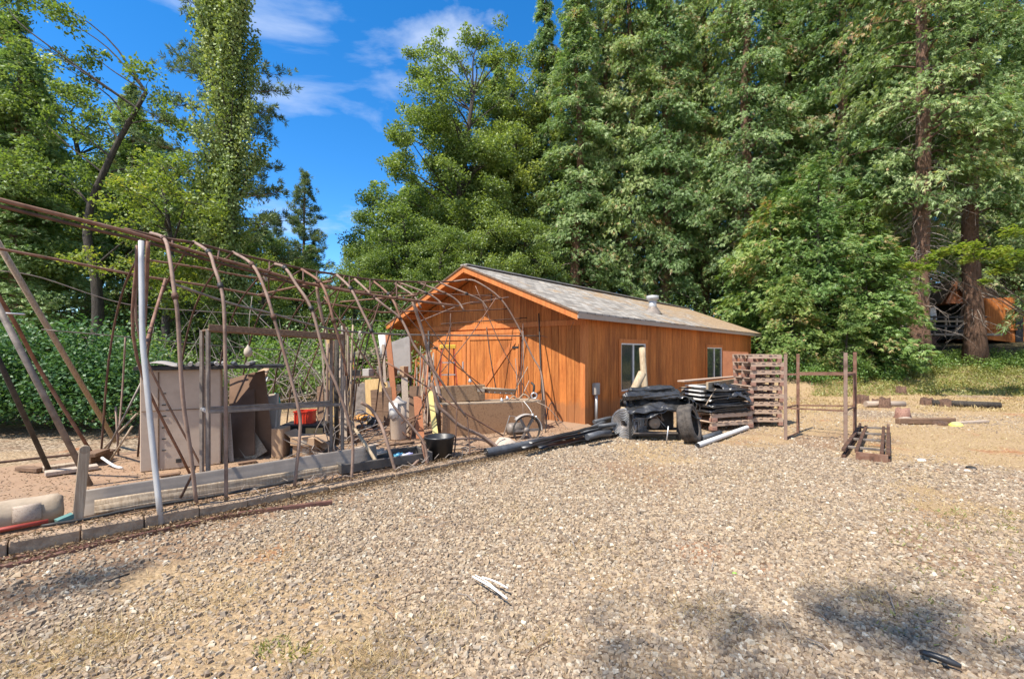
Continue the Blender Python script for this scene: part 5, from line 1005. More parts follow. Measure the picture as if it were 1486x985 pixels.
for i, (px, pb, top, w_, lab, mm) in enumerate([(508, 628, 566, .16, 'dark narrow board leaning at the left of the machine', M_cardbrown), (601, 632, 560, .20, 'brown board leaning just right of the drum', M_cardbrown), (610, 636, 575, .14, 'rust stained board leaning behind the fan of sticks', M_orangeply), (590, 628, 548, .12, 'grey board standing behind the drum', M_wgrey), (500, 640, 520, .10, 'weathered board upright in the bundle', M_wgrey), (466, 642, 560, .12, 'short brown board left of the dark post', M_wbrown), (330, 668, 560, .08, 'thin strip leaning at the right side of the cabinet', M_wtan), (336, 670, 600, .06, 'short grey strip leaning beside the thin one', M_wgrey), (326, 672, 620, .07, 'pale narrow strip at the foot of the cabinet side', M_wpale)]):
    Yq = gy_(pb); mb = MB(); mb.beam(Vector((P(px, 0, Yq).x, Yq, .09)), P(px+rnd(-6, 4), top, Yq+.25), w_, .02, up=(rnd(-.3, .3), 1, .2)); thing(mb, 'scrap_board', mm, lab, 'board', bevel=.003)
sh_ = empty('open_shelf', P(520, 640, 10.8), 'dark open shelf crammed with scrap behind the yellow plywood', 'shelf'); sho = Vector(sh_.location)
for px in (502, 548, 596): mb = MB(); p = P(px, 0, 10.8); mb.beam((p.x, 10.8, .05), (p.x, 10.8, 1.05), .06, .06); mb.build('post', M_dark, sh_, sho)
for z_ in (.30, .65, 1.0): mb = MB(); a = P(500, 0, 10.8); b_ = P(598, 0, 10.8); mb.beam((a.x, 10.95, z_), (b_.x, 10.95, z_), .4, .04); mb.build('shelf_board', M_wbrown, sh_, sho)
for i in range(16):
    px = 504+i*5.8; z_ = (.32, .67, 1.02)[i % 3]; mb = MB(); h_ = rnd(.08, .26); p = P(px, 0, 10.8)
    if i % 4 == 0: mb.lathe([(0, 0), (.07, 0), (.07, h_), (.05, h_+.02), (0, h_+.02)], 12, (p.x, 10.85, z_))
    else: mb.box((p.x, 10.88, z_+h_/2), (rnd(.1, .24), .2, h_), Matrix.Rotation(rnd(-.4, .4), 3, 'Z'))
    thing(mb, 'paint_can' if i % 4 == 0 else 'scrap_box', (M_sheetgrey, M_cardbrown, M_dark, M_steel, M_card)[i % 5], ('dull can' if i % 4 == 0 else 'small dusty box')+' crammed on the dark shelf behind the plywood', 'can' if i % 4 == 0 else 'box', 'cans on the dark shelf' if i % 4 == 0 else 'boxes on the dark shelf', bevel=.005)
for i in range(9):
    a = G(rnd(505, 600), rnd(634, 646), .1); mb = MB(); q = [a, a+Vector((rnd(-.2, .2), 0, rnd(.1, .35))), a+Vector((rnd(-.35, .35), rnd(-.1, .1), rnd(.1, .5)))]; mb.tube(curve(q, 3), .012, 6); thing(mb, 'bent_rod', (M_rustdk, M_steel, M_rust)[i % 3], 'short bent rod among the scrap before the shed', 'rod', 'bent rods among the scrap')
# machines on a low pallet behind
mc = empty('garden_tractor', P(535, 620, 9.0), 'orange yellow machine with coiled hoses on a low plank platform', 'machine'); mo = Vector(mc.location)
mb = MB(); mb.beam(P(508, 630, 9.0), P(568, 622, 9.3), .5, .04); mb.build('platform', M_wtan, mc, mo)
mb = MB(); mb.box(P(531, 606, 9.1), (.42, .3, .10)); mb.build('hood', mottled('orange_paint', (.55, .22, .03), (.65, .3, .05), 5, .5), mc, mo, .03)
mb = MB(); mb.lathe([(0, -.05), (.10, -.05), (.11, 0), (.10, .05), (0, .05)], 16, P(541, 613, 8.9), (.2, -1, .1)); mb.build('wheel', M_dark, mc, mo)
for i in range(4):
    mb = MB(); c = P(520+i*5, 602+3*i, 8.95-.03*i); mb.tube([c+Vector((math.cos(a)*.13, .03*math.sin(a*2), math.sin(a)*.10)) for a in np.linspace(0, 6.28, 20)[:-1]], .009, 6, closed=True); mb.build('hose', M_alu if i % 2 else M_hose, mc, mo)
mb = MB(); mb.box(P(530, 619, 8.85), (.30, .16, .07)); mb.build('engine_block', M_steel, mc, mo, .01)
# leaning fan of sticks and bars against the shed's left end
random.seed(17)
for i in range(20):
    x0 = rnd(596, 630); Yb = 9.4+rnd(-.4, .6); a = Vector((P(x0, 0, Yb).x, Yb, .09)); b_ = P(x0+rnd(-4, 16), rnd(492, 560), Yb+rnd(.5, 1.2)); mb = MB(); r_ = rnd(.008, .02)
    if i % 2: mb.beam(a, b_, r_*2.6, r_*1.3, roll=rnd(0, 1.5))
    else: mb.tube([a, b_], r_, 6)
    thing(mb, 'stick', (M_wtan, M_rustpale, M_wgrey, M_steel, M_orangeply)[i % 5], 'stick or bar leaning in the fan left of the stepladder', 'stick', 'sticks leaning left of the stepladder')
mb = MB(); mb.beam(G(633, 640, .09)+Vector((0, 0, 0)), P(624, 566, 8.7), .09, .04); thing(mb, 'plank', mottled('yellow_green_plank', (.42, .33, .12), (.55, .45, .18), 4, .8), 'yellow green plank standing left of the chipboard counter', 'plank')
pole('steel_rod', [Vector((P(636, 0, 8.3).x, 8.3, .09)), P(634, 560, 8.3)], .055, M_steel, 'thick grey pipe upright at the left end of the counter', 'pipe')
pole('steel_rod', [P(623, 540, 9.2), P(622, 480, 9.2)], .02, M_dark, 'dark rod sticking up left of the doors', 'rod')
mb = MB(); mb.tube([Vector((P(622, 0, 9.2).x, 9.2, .09)), P(623, 545, 9.2)], .02, 6); thing(mb, 'steel_rod', M_steel, 'grey rod below the dark one left of the doors', 'rod')
# stepladder
ld = empty('stepladder', Vector((P(650, 0, 9.75).x, 9.75, .09)), 'orange fibreglass stepladder with yellow top in front of the door', 'ladder', .25)
zt3 = P(650, 505, 9.75).z-.09; M_orl = mottled('orange_fibreglass', (.34, .05, .02), (.46, .085, .03), 4, .5)
for s_ in (-1, 1):
    mb = MB(); mb.beam((s_*.22, -.28, 0), (s_*.13, 0, zt3), .045, .025, up=(1, 0, 0)); mb.build('rail', M_orl, ld); mb = MB(); mb.beam((s_*.22, .38, 0), (s_*.13, .08, zt3), .04, .025, up=(1, 0, 0)); mb.build('rear_rail', M_orl, ld)
for i in range(1, 6):
    t_ = i/6.2; mb = MB(); mb.box((0, -.28*(1-t_)-.0, zt3*t_), (.40-.17*t_, .08, .022)); mb.build('step', M_alu, ld)
mb = MB(); mb.box((0, .04, zt3+.03), (.33, .16, .08)); mb.build('top_cap', mottled('yellow_plastic', (.75, .45, .04), (.8, .52, .08), 4, .5), ld, bevel=.01)
# chipboard counter
cy = 8.55; co = empty('chipboard_counter', Vector((P(715, 0, 8.6).x, 8.6, .0)), 'long chipboard counter front standing before the barn doors', 'counter'); cco = Vector(co.location)
La = Vector((P(642, 0, 8.05).x, 8.05, 0)); Ra = Vector((P(790, 0, 8.95).x, 8.95, 0)); la_t = P(642, 588, 8.05).z; ra_t = P(786, 583, 8.95).z; nrm_ = Vector((-(Ra-La).y, (Ra-La).x, 0)).normalized()
mb = MB(); mb.prism([La+Vector((0, 0, .03)), Ra+Vector((0, 0, .03)), Vector((Ra.x, Ra.y, ra_t)), Vector((La.x, La.y, la_t))], nrm_*.02); mb.build('front_panel', M_osb, co, cco)
for t0, t1 in ((0, .04), (.96, 1)):
    a = La.lerp(Ra, t0)-nrm_*.016; b_ = La.lerp(Ra, t1)-nrm_*.016; mb = MB(); mb.prism([a+Vector((0, 0, .02)), b_+Vector((0, 0, .02)), b_+Vector((0, 0, la_t)), a+Vector((0, 0, la_t))], nrm_*.014); mb.build('corner_strip', M_wbrown, co, cco)
mb = MB(); mb.prism([Vector((La.x, La.y, la_t+.003)), Vector((Ra.x, Ra.y, ra_t+.003)), Vector((Ra.x, Ra.y, ra_t+.003))+nrm_*.55, Vector((La.x, La.y, la_t+.003))+nrm_*.55], (0, 0, .02)); mb.build('top_board', M_wtan, co, cco)
for t_ in (.03, .5, .97):
    mb = MB(); p = La.lerp(Ra, t_)+nrm_*.5; mb.beam((p.x, p.y, .0), (p.x, p.y, la_t), .07, .07); mb.build('leg', M_wbrown, co, cco)
bx0 = P(641, 586, 8.3); bx1 = P(704, 586, 8.65)
gb = empty('grey_box', (bx0+bx1)/2, 'flat grey brown wooden box standing on the counter', 'box'); mb = MB(); tz = P(641, 560, 8.3).z; bz = bx0.z+.02
mb.prism([Vector((bx0.x, bx0.y, la_t+.026)), Vector((bx1.x, bx1.y, la_t+.026)), Vector((bx1.x, bx1.y, P(704, 558, 8.65).z)), Vector((bx0.x, bx0.y, P(641, 561, 8.3).z))], nrm_*.16); mb.build('body', M_wwarm, gb, gb.location, .005)
mb = MB(); mb.beam(P(693, 566, 8.56), P(703, 566, 8.62), .06, .01, up=nrm_); mb.build('paper_label', M_cardpale, gb, gb.location)
mb = MB(); mb.beam(P(704, 566, 8.75), P(747, 569, 8.95), .09, .10); bo = thing(mb, 'drilled_beam', M_wbrown, 'brown beam with a row of white plugs behind the grey box', 'beam', bevel=.004)
pole('wooden_pole', [P(700, 563, 8.62), P(747, 566, 8.84)], .022, M_wtan, 'round pale rod lying on the drilled beam', 'rod', n=8)
for i in range(5):
    mb = MB(); mb.lathe([(0, -.004), (.012, -.004), (.012, .004), (0, .004)], 8, P(710+i*8, 569+i*.4, 8.70+i*.035), (0, -1, 0)); b2 = mb.build('plug', M_white, None, bo.location); b2.parent = bo; b2.location = (0, 0, 0)
# odds and ends on the counter
random.seed(77)
thing(MB().tube(curve([P(738, 581, 8.8), P(745, 575, 8.8), P(752, 579, 8.85), P(760, 572, 8.85), P(768, 578, 8.85), P(757, 583, 8.8), P(744, 583, 8.8)], 4), .014, 6), 'rope_coil', M_wtan, 'tangled pale rope on the right of the counter top', 'rope')
thing(MB().tube(curve([P(771, 555, 9.0), P(775, 560, 8.95), P(774, 572, 8.93), P(777, 578, 8.9)], 4), .022, 8), 'rubber_hose', M_dark, 'thick dark hose hanging down the wall onto the counter', 'hose')
mb = MB(); mb.tube([P(775, 574, 8.88)+Vector((math.cos(a)*.055, 0, math.sin(a)*.055)) for a in np.linspace(0, 6.28, 18)[:-1]], .014, 8, closed=True); thing(mb, 'pulley_ring', M_alu, 'pale ring with dark centre on the counter corner', 'pulley')
for i, (a, b_, m__) in enumerate([((746, 578), (757, 535), M_rustdk), ((752, 580), (748, 520), M_steel), ((741, 578), (766, 532), M_wtan), ((760, 575), (759, 480), M_steel), ((756, 578), (768, 552), M_wgrey)]):
    mb = MB(); mb.tube([P(*a, 8.85), P(*b_, 9.15)], .008, 5); thing(mb, 'steel_rod', m__, 'thin rod standing up from the clutter on the counter', 'rod', 'rods standing on the counter')
for i, (x, y) in enumerate(((682, 555), (736, 580), (728, 583))):
    mb = MB(); mb.lathe([(0, 0), (.03, 0), (.035, .03), (.02, .05), (.018, .07), (0, .07)], 10, P(x, y, 8.6)); thing(mb, 'small_jar', M_alu, ('small bright jar on top of the grey box', 'small jar by the rope on the counter', 'small jar left of the rope')[i], 'jar')
thing(MB().tube(curve([P(757, 583, 8.6), P(759, 590, 8.52), P(759, 605, 8.5), P(760, 620, 8.6)], 4), .006, 5), 'cable', M_rustpale, 'thin tan cable hanging down the counter front', 'cable')
thing(MB().tube(curve([P(760, 582, 8.6), P(768, 592, 8.5), P(772, 600, 8.45), P(772, 612, 8.5)], 4), .006, 5), 'cable', M_white, 'pale cable curving down to the compressor', 'cable')
thing(MB().tube(curve([P(779, 583, 8.8), P(796, 592, 8.8), P(812, 610, 8.9), P(830, 628, 9.0)], 4), .006, 5), 'cable', M_cab, 'pinkish cable running from the counter to the ground', 'cable')
thing(MB().tube(curve([G(791, 633, .04), P(794, 600, 9.2), P(800, 584, 9.3), P(805, 590, 9.35), P(806, 610, 9.35), P(815, 622, 9.3), P(830, 632, 9.2)], 5), .009, 6), 'rubber_hose', M_dark, 'black hose looping against the orange wall', 'hose')
# compressor: motor, belt wheel, guard and frame
cp = empty('compressor', Vector((P(757, 0, 8.0).x, 8.0, .14)), 'belt driven air compressor with round wheel and upright handle', 'compressor'); cpo = Vector(cp.location)
wc = P(764, 624, 7.9)
mb = MB(); mb.lathe([(.235, -.02), (.25, -.02), (.25, .02), (.235, .02), (.235, -.02)], 28, wc, (.35, -1, 0)); q = Vector((.35, -1, 0)).normalized(); s2 = q.cross(Vector((0, 0, 1))).normalized()
mb.build('wheel_rim', M_dark, cp, cpo)
mb = MB()
for k in range(6): a = k*math.pi/3; mb.beam(wc, wc+(s2*math.cos(a)+Vector((0, 0, 1))*math.sin(a))*.24, .045, .02, up=q)
mb.lathe([(0, -.03), (.05, -.03), (.05, .03), (0, .03)], 12, wc, q); mb.build('spokes', M_steel, cp, cpo)
mb = MB(); n_ = 22; mb.sheet([[wc+(s2*math.cos(a)*-1+Vector((0, 0, 1))*math.sin(a))*.275+q*o_ for o_ in (-.06, .05)] for a in np.linspace(-.1, 2.4, n_)], .012); mb.build('belt_guard', M_sheetgrey, cp, cpo)
mb = MB(); mb.lathe([(0, -.16), (.09, -.15), (.11, -.1), (.11, .12), (.08, .16), (0, .16)], 18, P(748, 622, 8.05), (1, .5, 0)); mb.build('motor', M_steel, cp, cpo)
mb = MB(); mb.tube(curve([P(729, 638, 8.0), P(740, 603, 8.05), P(750, 605, 8.05), P(747, 640, 8.0)], 1), .012, 8); mb.build('handle', M_alu, cp, cpo)
mb = MB(); mb.beam(P(735, 641, 8.0), P(785, 640, 8.1), .25, .03); mb.build('base_plate', M_dark, cp, cpo)
mb = MB(); mb.tube([P(773, 612, 8.0), P(773, 600, 8.0)], .02, 8); mb.tube([P(778, 612, 8.0), P(778, 603, 8.0)], .016, 8); mb.build('cylinder', M_alu, cp, cpo)
mb = MB(); rs = np.random.default_rng(3); pf = [(0, .16), (.10, .15), (.17, .09), (.20, .03), (.20, 0)]; c_ = G(732, 650, .02); mb.lathe(pf, 16, c_); mb.v = [(c_.x+(x-c_.x)*(1+.2*math.sin(x*31)), c_.y+(y-c_.y)*1.1, z*(1+.12*math.sin(y*23+x*11))) for x, y, z in mb.v]; thing(mb, 'rock', M_conc, 'pale rounded rock in front of the compressor', 'rock')
# black tub
tbk = empty('black_tub', Vector((G(638, 666, .06).x, G(638, 666, .06).y, .06)), 'round black rubber tub standing at the curb', 'tub'); Rt = (660-617)/2/F*tbk.location.y*1.0
mb = MB(); mb.lathe([(0, .012), (Rt*.78, .012), (Rt*.80, 0), (Rt*.99, .31), (Rt*1.05, .315), (Rt*1.04, .335), (Rt*.95, .33), (Rt*.76, .03), (0, .028)], 28); mb.build('body', M_black, tbk)
mb = MB(); mb.tube([(-Rt*1.02, -.05, .29), (-Rt*1.12, 0, .25), (-Rt*1.02, .05, .29)], .01, 6); mb.build('handle', M_black, tbk)
# flat black mixing tray with scraps
ty = Matrix.Rotation(CRZ-.12, 3, 'Z'); tc_ = G(555, 672, .10); M_tray = mottled('grey_brown_plastic', (.045, .04, .036), (.10, .088, .078), 4, .6)
tr = empty('mixing_tray', (tc_.x, tc_.y, .10), 'flat dark mixing tray with upturned rim near the slab edge', 'tray', CRZ-.10)
mb = MB(); mb.box((0, 0, .006), (1.15, .42, .012)); mb.build('base', M_tray, tr); mb = MB()
for x0, x1, y0, y1 in ((-.62, .62, -.25, -.215), (-.62, .62, .215, .25), (-.62, -.58, -.214, .214), (.58, .62, -.214, .214)): mb.bx(x0, x1, y0, y1, 0, .12)
mb.build('rim', M_tray, tr, bevel=.008)
for (px, py, mm, lab) in ((577, 660, mottled('light_blue_plastic', (.10, .40, .55), (.2, .5, .65), 4, .4), 'light blue bottle lying in the mixing tray'), (592, 660, mottled('violet_plastic', (.22, .2, .5), (.5, .5, .7), 8, .4), 'violet and white packet in the mixing tray'), (584, 662, M_white, 'small white cup in the mixing tray')):
    mb = MB(); p = G(px, py, .17); mb.lathe([(0, -.05), (.03, -.05), (.032, .03), (.012, .05), (.012, .07), (0, .07)], 10, p, (1, .4, .3)); thing(mb, 'small_bottle', mm, lab, 'bottle')
pole('white_pipe', [G(515, 622, .35), Q(527, 640, .6), Q(560, 692, .2)], .024, M_wpale, 'pale tan pipe slanting down to the curb in the middle', 'pipe')
# dark drain pipe and gutters running to the shed corner
mb = MB(); q = curve([Q(705, 662, -.02), Q(760, 652, -.02), Q(800, 646, 0), Q(835, 636, .02)], 16)
for p in q: p.z = .11
mb.tube(q, [.062+.006*(i % 2) for i in range(len(q))], 12, cap=False); dp = thing(mb, 'drain_pipe', M_hose, 'black corrugated drain pipe lying at the curb end', 'pipe')
mb = MB(); mb.tube([q[0]+CT*.002, q[0]+CT*.1], .05, 12, cap=True); ob = mb.build('open_end', M_black, None, dp.location); ob.parent = dp; ob.location = (0, 0, 0)
for (a, b_, w_, z_, lab) in (((785, 655), (900, 632), .16, .05, 'flat black rubber strip lying nearest the gravel'), ((760, 655), (895, 624), .12, .12, 'long black gutter lying along the curb'), ((770, 648), (880, 620), .09, .18, 'thin black gutter behind the long one')):
    mb = MB(); A_ = G(*a, z_-.04); B_ = G(*b_, z_-.04); A_.z = B_.z = z_; dd = (B_-A_).normalized(); ss = Vector((-dd.y, dd.x, 0)); mb.sheet([[A_.lerp(B_, i/10)+ss*(v_*w_)+Vector((0, 0, .035*(2*v_)**2+.006*math.sin(i*2))) for v_ in (-.5, -.3, 0, .3, .5)] for i in range(11)], .008); thing(mb, 'gutter', M_black, lab, 'gutter')
for i, (a, b_, r_) in enumerate((((845, 629), (905, 612), .05), ((858, 622), (892, 606), .045), ((852, 634), (885, 628), .055), ((862, 612), (900, 605), .04), ((868, 618), (915, 616), .035))):
    mb = MB(); A_ = G(*a, .1+.06*i*.5); B_ = G(*b_, .1+.06*i*.5); mb.tube([A_, (A_+B_)/2+Vector((0, 0, .02)), B_], r_, 12); thing(mb, 'plastic_pipe', M_hose, ('lowest', 'upper middle', 'short front', 'topmost', 'right hand')[i]+' black plastic pipe in the pile by the meter pipe', 'pipe', 'black pipes piled at the shed corner')
for i in range(3):
    mb = MB(); mb.box(G(840+i*14, 641-i*3, 0)+Vector((0, 0, .05)), (.20, .11, .08), Matrix.Rotation(.3+i*.3, 3, 'Z')); thing(mb, 'brick', M_block, ('left brick below the black gutters', 'middle brick below the pipe pile', 'right brick below the pipe pile')[i], 'brick', bevel=.008)
# roll of wire fencing
wr = empty('wire_roll', G(905, 637, 0), 'roll of galvanised wire netting lying on its side', 'wire roll'); wo_ = Vector(wr.location); ax = Vector((.62, .55, 0)).normalized(); c0 = G(905, 636, 0)+Vector((0, 0, .275))
mb = MB(); sd_ = ax.cross(Vector((0, 0, 1)))
for k in range(26):
    L0 = .50*k/25; rr_ = .268+.004*math.sin(k*2.3); mb.tube([c0+ax*L0+(sd_*math.cos(a)+Vector((0, 0, 1))*math.sin(a))*(rr_+.004*math.sin(a*5+k)) for a in np.linspace(0, 6.28, 22)[:-1]], .0045, 4, closed=True)
for k in range(22):
    a = k*6.28/22; mb.tube([c0+(sd_*math.cos(a+.02*j)+Vector((0, 0, 1))*math.sin(a+.02*j))*.270+ax*(.50*j/6) for j in range(7)], .004, 4, cap=False)
mb.build('netting', M_wire, wr, wo_)
mb = MB(); pts = [c0+(sd_*math.cos(a)+Vector((0, 0, 1))*math.sin(a))*(.06+.205*a/44)+ax*(-.005+.004*math.sin(a*3)) for a in np.linspace(0, 44, 190)]; mb.tube(pts, .005, 4); mb.build('coil_end', M_wire, wr, wo_)
mb = MB(); mb.lathe([(.258, .02), (.258, .48), (.08, .48), (.08, .02), (.258, .02)], 18, c0, ax); mb.build('inner_core', M_steel, wr, wo_)
# generator under black sheeting
ge = empty('generator', Vector((P(950, 0, 8.75).x, 8.75, 0)), 'old engine in a dark frame hidden under the black sheeting', 'engine'); go_ = Vector(ge.location)
def gpart(nm, mb, mt, bv=0): return mb.build(nm, mt, ge, go_, bv)
yb = 8.3
for px, dy in ((915, 0), (984, .0), (922, .6), (988, .6)):
    mb = MB(); p = P(px, 0, yb+dy); mb.beam((p.x, yb+dy, 0), (p.x, yb+dy, .78), .045, .045); gpart('leg', mb, M_dark)
for z_ in (.10, .76):
    mb = MB(); a = P(915, 0, yb); b_ = P(984, 0, yb); mb.beam((a.x, yb, z_), (b_.x, yb, z_), .05, .05); c1 = P(922, 0, yb+.6); d1_ = P(988, 0, yb+.6); mb.beam((c1.x, yb+.6, z_), (d1_.x, yb+.6, z_), .05, .05); gpart('rail', mb, M_dark)
mb = MB(); mb.box((P(950, 0, yb+.35).x, yb+.38, .40), (.62, .4, .5)); gpart('engine_block', mb, M_dark, .03)
fc = P(950, 615, yb+.1); fc.z = P(950, 614, yb+.1).z
mb = MB(); mb.lathe([(0, .05), (.03, .05), (.035, .03), (.095, .03), (.10, .0), (.10, -.04)], 24, fc, (0, -1, 0)); gpart('flywheel', mb, M_cab)
mb = MB(); mb.tube([fc+Vector((math.cos(a)*.17, .0, math.sin(a)*.15)) for a in np.linspace(.3, 3.4, 14)], .018, 8); gpart('fan_shroud', mb, M_steel)
for i in range(5):
    mb = MB(); random.seed(i); mb.tube(curve([fc+Vector((rnd(-.28, .1), rnd(-.02, .1), rnd(.02, .22))), fc+Vector((rnd(-.1, .2), -.05, rnd(.1, .25))), fc+Vector((rnd(.1, .3), rnd(-.05, .1), rnd(-.2, .1)))], 4), .009, 6); gpart('hose', mb, (M_steel, M_rustdk, M_alu)[i % 3])
mb = MB(); mb.beam((P(918, 0, yb).x, yb-.02, .13), (P(982, 0, yb).x, yb-.02, .13), .10, .02); gpart('base_plate', mb, M_steel)
mb = MB(); mb.tube([G(967, 643, 0), P(970, 618, 8.0)], .012, 6); thing(mb, 'steel_rod', M_alu, 'short pale stake leaning before the engine', 'rod')
mb = MB(); mb.tube([G(925, 637, 0), P(924, 612, 8.2)], .014, 6); thing(mb, 'steel_rod', M_dark, 'short black stake right of the wire roll', 'rod')
# draped sheeting: rumpled folded layers
def drape(path, wid, amp, seed, mat, label, name='plastic_sheeting', nw=44, droop=.25):
    rg_ = np.random.default_rng(seed); ph = rg_.uniform(0, 6, 8); rows = []; pth = curve(path, 18)
    for i, p in enumerate(pth):
        t_ = i/(len(pth)-1); r_ = []
        for j in range(nw+1):
            v_ = j/nw*2-1; y_ = v_*wid; z_ = -droop*abs(v_)**2.2+amp*(math.sin(7*v_+ph[0]+3*t_)*.5+math.sin(15*v_+ph[1]+2.4*math.sin(t_*5+ph[2]))*.4+.6*math.sin(t_*9+ph[3]+v_*2)+.3*math.sin(t_*27+v_*5+ph[4])+.7*abs(math.sin(t_*14+v_*9+2*math.sin(v_*6+ph[6])))-.6*abs(math.sin(v_*11-t_*7+2*math.sin(t_*9+ph[7]))))
            r_.append(p+Vector((amp*.8*math.sin(v_*5+t_*7+ph[5]), y_, z_)))
        rows.append(r_)
    mb = MB(); mb.sheet(rows, .006); return thing(mb, name, mat, label, 'plastic sheeting')
zz_ = P(950, 572, 8.5).z
drape([P(905, 579, 8.5), P(930, 578, 8.5), P(960, 576, 8.5), P(1000, 577, 8.6)], .40, .028, 1, M_tarp, 'lower rumpled black sheeting draped over the engine', droop=.20)
drape([P(912, 594, 8.45), P(935, 590, 8.45), P(960, 584, 8.45), P(985, 588, 8.45), P(1005, 597, 8.5)], .34, .03, 9, M_tarp, 'frayed black sheeting edge hanging lowest over the engine front', droop=.12)
for i, (x0, x1, y0, y1, r_, zc) in enumerate(((904, 985, 576, 573, .085, 0), (912, 978, 566, 564, .07, 0), (905, 975, 584, 582, .055, 0), (920, 985, 568, 570, .075, .15))):
    mb = MB(); A_ = P(x0, y0, 8.25+i*.12+zc); B_ = P(x1, y1, 8.3+i*.12+zc); n_, m_ = 70, 40; dq, sq_, uq = frame(B_-A_); ph = [random.Random(i*9+k).uniform(0, 6) for k in range(8)]; vs = []
    for a_ in range(n_+1):
        t_ = a_/n_
        for b2 in range(m_):
            th_ = 2*math.pi*b2/m_; kx = t_*9+i*3
            fold = abs(math.sin(th_*3+ph[0]+2.2*math.sin(kx*.5+ph[1])))*.5+abs(math.sin(th_*7+ph[2]+kx*.9+1.3*math.sin(kx*1.7)))*.3+abs(math.sin(kx*2.2+th_*2+ph[3]))*.25
            rad = r_*(.74+.42*fold)*(1-.35*(t_ > .97 or t_ < .03))*(1+.10*math.sin(kx*.8+ph[4])); vs.append(A_.lerp(B_, t_)+(sq_*math.cos(th_)+uq*math.sin(th_)*.85)*rad+Vector((0, 0, .014*math.sin(kx*.7+i))))
    fs = [(a_*m_+b2, a_*m_+(b2+1) % m_, (a_+1)*m_+(b2+1) % m_, (a_+1)*m_+b2) for a_ in range(n_) for b2 in range(m_)]+[tuple(reversed(range(m_))), tuple(n_*m_+k for k in range(m_))]
    mb.add(vs, fs, True)
    thing(mb, 'sheeting_roll', M_tarp, ('front', 'highest', 'thin lowest', 'rearmost')[i]+' roll of black plastic lying over the engine', 'roll', 'rolls of black plastic over the engine')
for i in range(4):
    mb = MB(); c = P(986+i*5, 580+i*3, 8.3+.08*i); mb.sheet([[c+Vector((.10*math.cos(a)*(1+.2*v_), v_*.28, .085*math.sin(a)+.01*math.sin(v_*9))) for v_ in np.linspace(-1, 1, 6)] for a in np.linspace(-.6, 2.6-.2*i, 12)], .006); thing(mb, 'sheeting_fold', M_tarp, ('leftmost', 'second', 'third', 'rightmost')[i]+' curled fold of black plastic above the tyre', 'plastic sheeting', 'curled folds above the tyre')
# tyre leaning on the engine
ty_ = empty('tyre', G(1000, 646, 0), 'big worn black tyre leaning upright beside the engine', 'tyre'); tyo = Vector(ty_.location)
tcn = P(1000, 617, 8.05); R0 = .34; axn = Vector((.80, -.52, .22)).normalized()
mb = MB(); prof = [(.23, -.10), (.30, -.125), (R0-.015, -.11), (R0, -.085), (R0, -.03), (R0-.008, -.025), (R0-.008, -.012), (R0, -.008), (R0, .008), (R0-.008, .012), (R0-.008, .025), (R0, .03), (R0, .085), (R0-.015, .11), (.30, .125), (.23, .10), (.225, .08), (.29, .10), (.315, .08), (.315, -.08), (.29, -.10), (.225, -.08), (.23, -.10)]
mb.lathe(prof, 40, (0, 0, 0), axn); ztc = .335; mb.v = [(x+tcn.x, y+tcn.y, z+ztc) for x, y, z in mb.v]; mb.build('tread', M_tyre, ty_, tyo)
mb = MB(); mb.lathe([(.232, .098), (.236, .106), (.24, .098)], 36, (tcn.x, tcn.y, ztc), axn); mb.build('bead', M_wtan, ty_, tyo)
mb = MB(); c_ = P(1025, 641, 7.8); mb.tube([G(1012, 646, .05), G(1084, 620, .05)], .042, 14, cap=False); wp = thing(mb, 'white_pipe', M_white, 'long white pipe lying on the ground in front of the pallets', 'pipe')
a = G(1012, 646, .05); mb = MB(); mb.tube([a+(G(1084, 620, .05)-a)*.001, a+(G(1084, 620, .05)-a)*.02], .03, 12); ob = mb.build('bore', M_dark, None, wp.location); ob.parent = wp; ob.location = (0, 0, 0)
pole('steel_pipe', [G(1018, 636, .05), G(1045, 628, .06)], .05, M_hose, 'short dark pipe lying behind the white one', 'pipe')
# peeled log leaning on the wall, and flat dark sheeting stacks
pole('peeled_log', [G(893, 618, .06), P(906, 595, 9.4), P(932, 541, 9.6)], .085, M_wpale, 'pale peeled log leaning against the shed left of its window', 'log', n=14)
pole('peeled_log', [P(937, 575, 9.9), P(934, 540, 10.0), P(932, 505, 10.15)], .07, M_wpale, 'upright pale forked post before the shed window', 'log', n=12)
# stacked black sheets on a pallet
def pallet(loc, rz_, sx_, label, group, mat=M_wpallet, name='pallet', L=1.1, Wd=.95, seed=0, tilt=(0, 0)):
    rs = random.Random(seed); root = empty(name, loc, label, 'pallet', rz_, group); root.rotation_euler = (tilt[0], tilt[1], rz_)
    for y in (-Wd/2+.05, 0, Wd/2-.05):
        for x in (-L/2+.07, 0, L/2-.07):
            if x == 0 and y < 0: continue
            mb = MB(); mb.bx(x-.065, x+.065, y-.05, y+.05, 0, .074); mb.build('block', M_wblock, root, bevel=.003)
        mb = MB(); e_ = rs.uniform(-.02, .02); mb.bx(-L/2+e_, L/2+e_, y-.03, y+.03, .075, .148); mb.build('stringer', mat, root, bevel=.004)
    for i in range(7):
        x = -L/2+.06+(L-.12)*i/6+rs.uniform(-.01, .01); mb = MB(); mb.bx(x-.055, x+.055, -Wd/2+rs.uniform(-.01, .02), Wd/2, .149, .165); mb.build('top_board', mat, root, bevel=.003)
    return root
p0 = pallet((0, 0, 0), 0, 1, 'pallet at the bottom of the tall stack with a red painted block', 'pallets in the tall stack')
pc = Vector((P(1109, 0, 9.85).x, 10.15, .02)); pnames = ['lowest but one', 'third from the ground', 'fourth from the ground', 'fifth from the ground, in the middle', 'sixth from the ground', 'third from the top', 'second from the top', 'topmost']
random.seed(40); p0.location = pc; p0.rotation_euler = (0, 0, -.02)
PH = .169
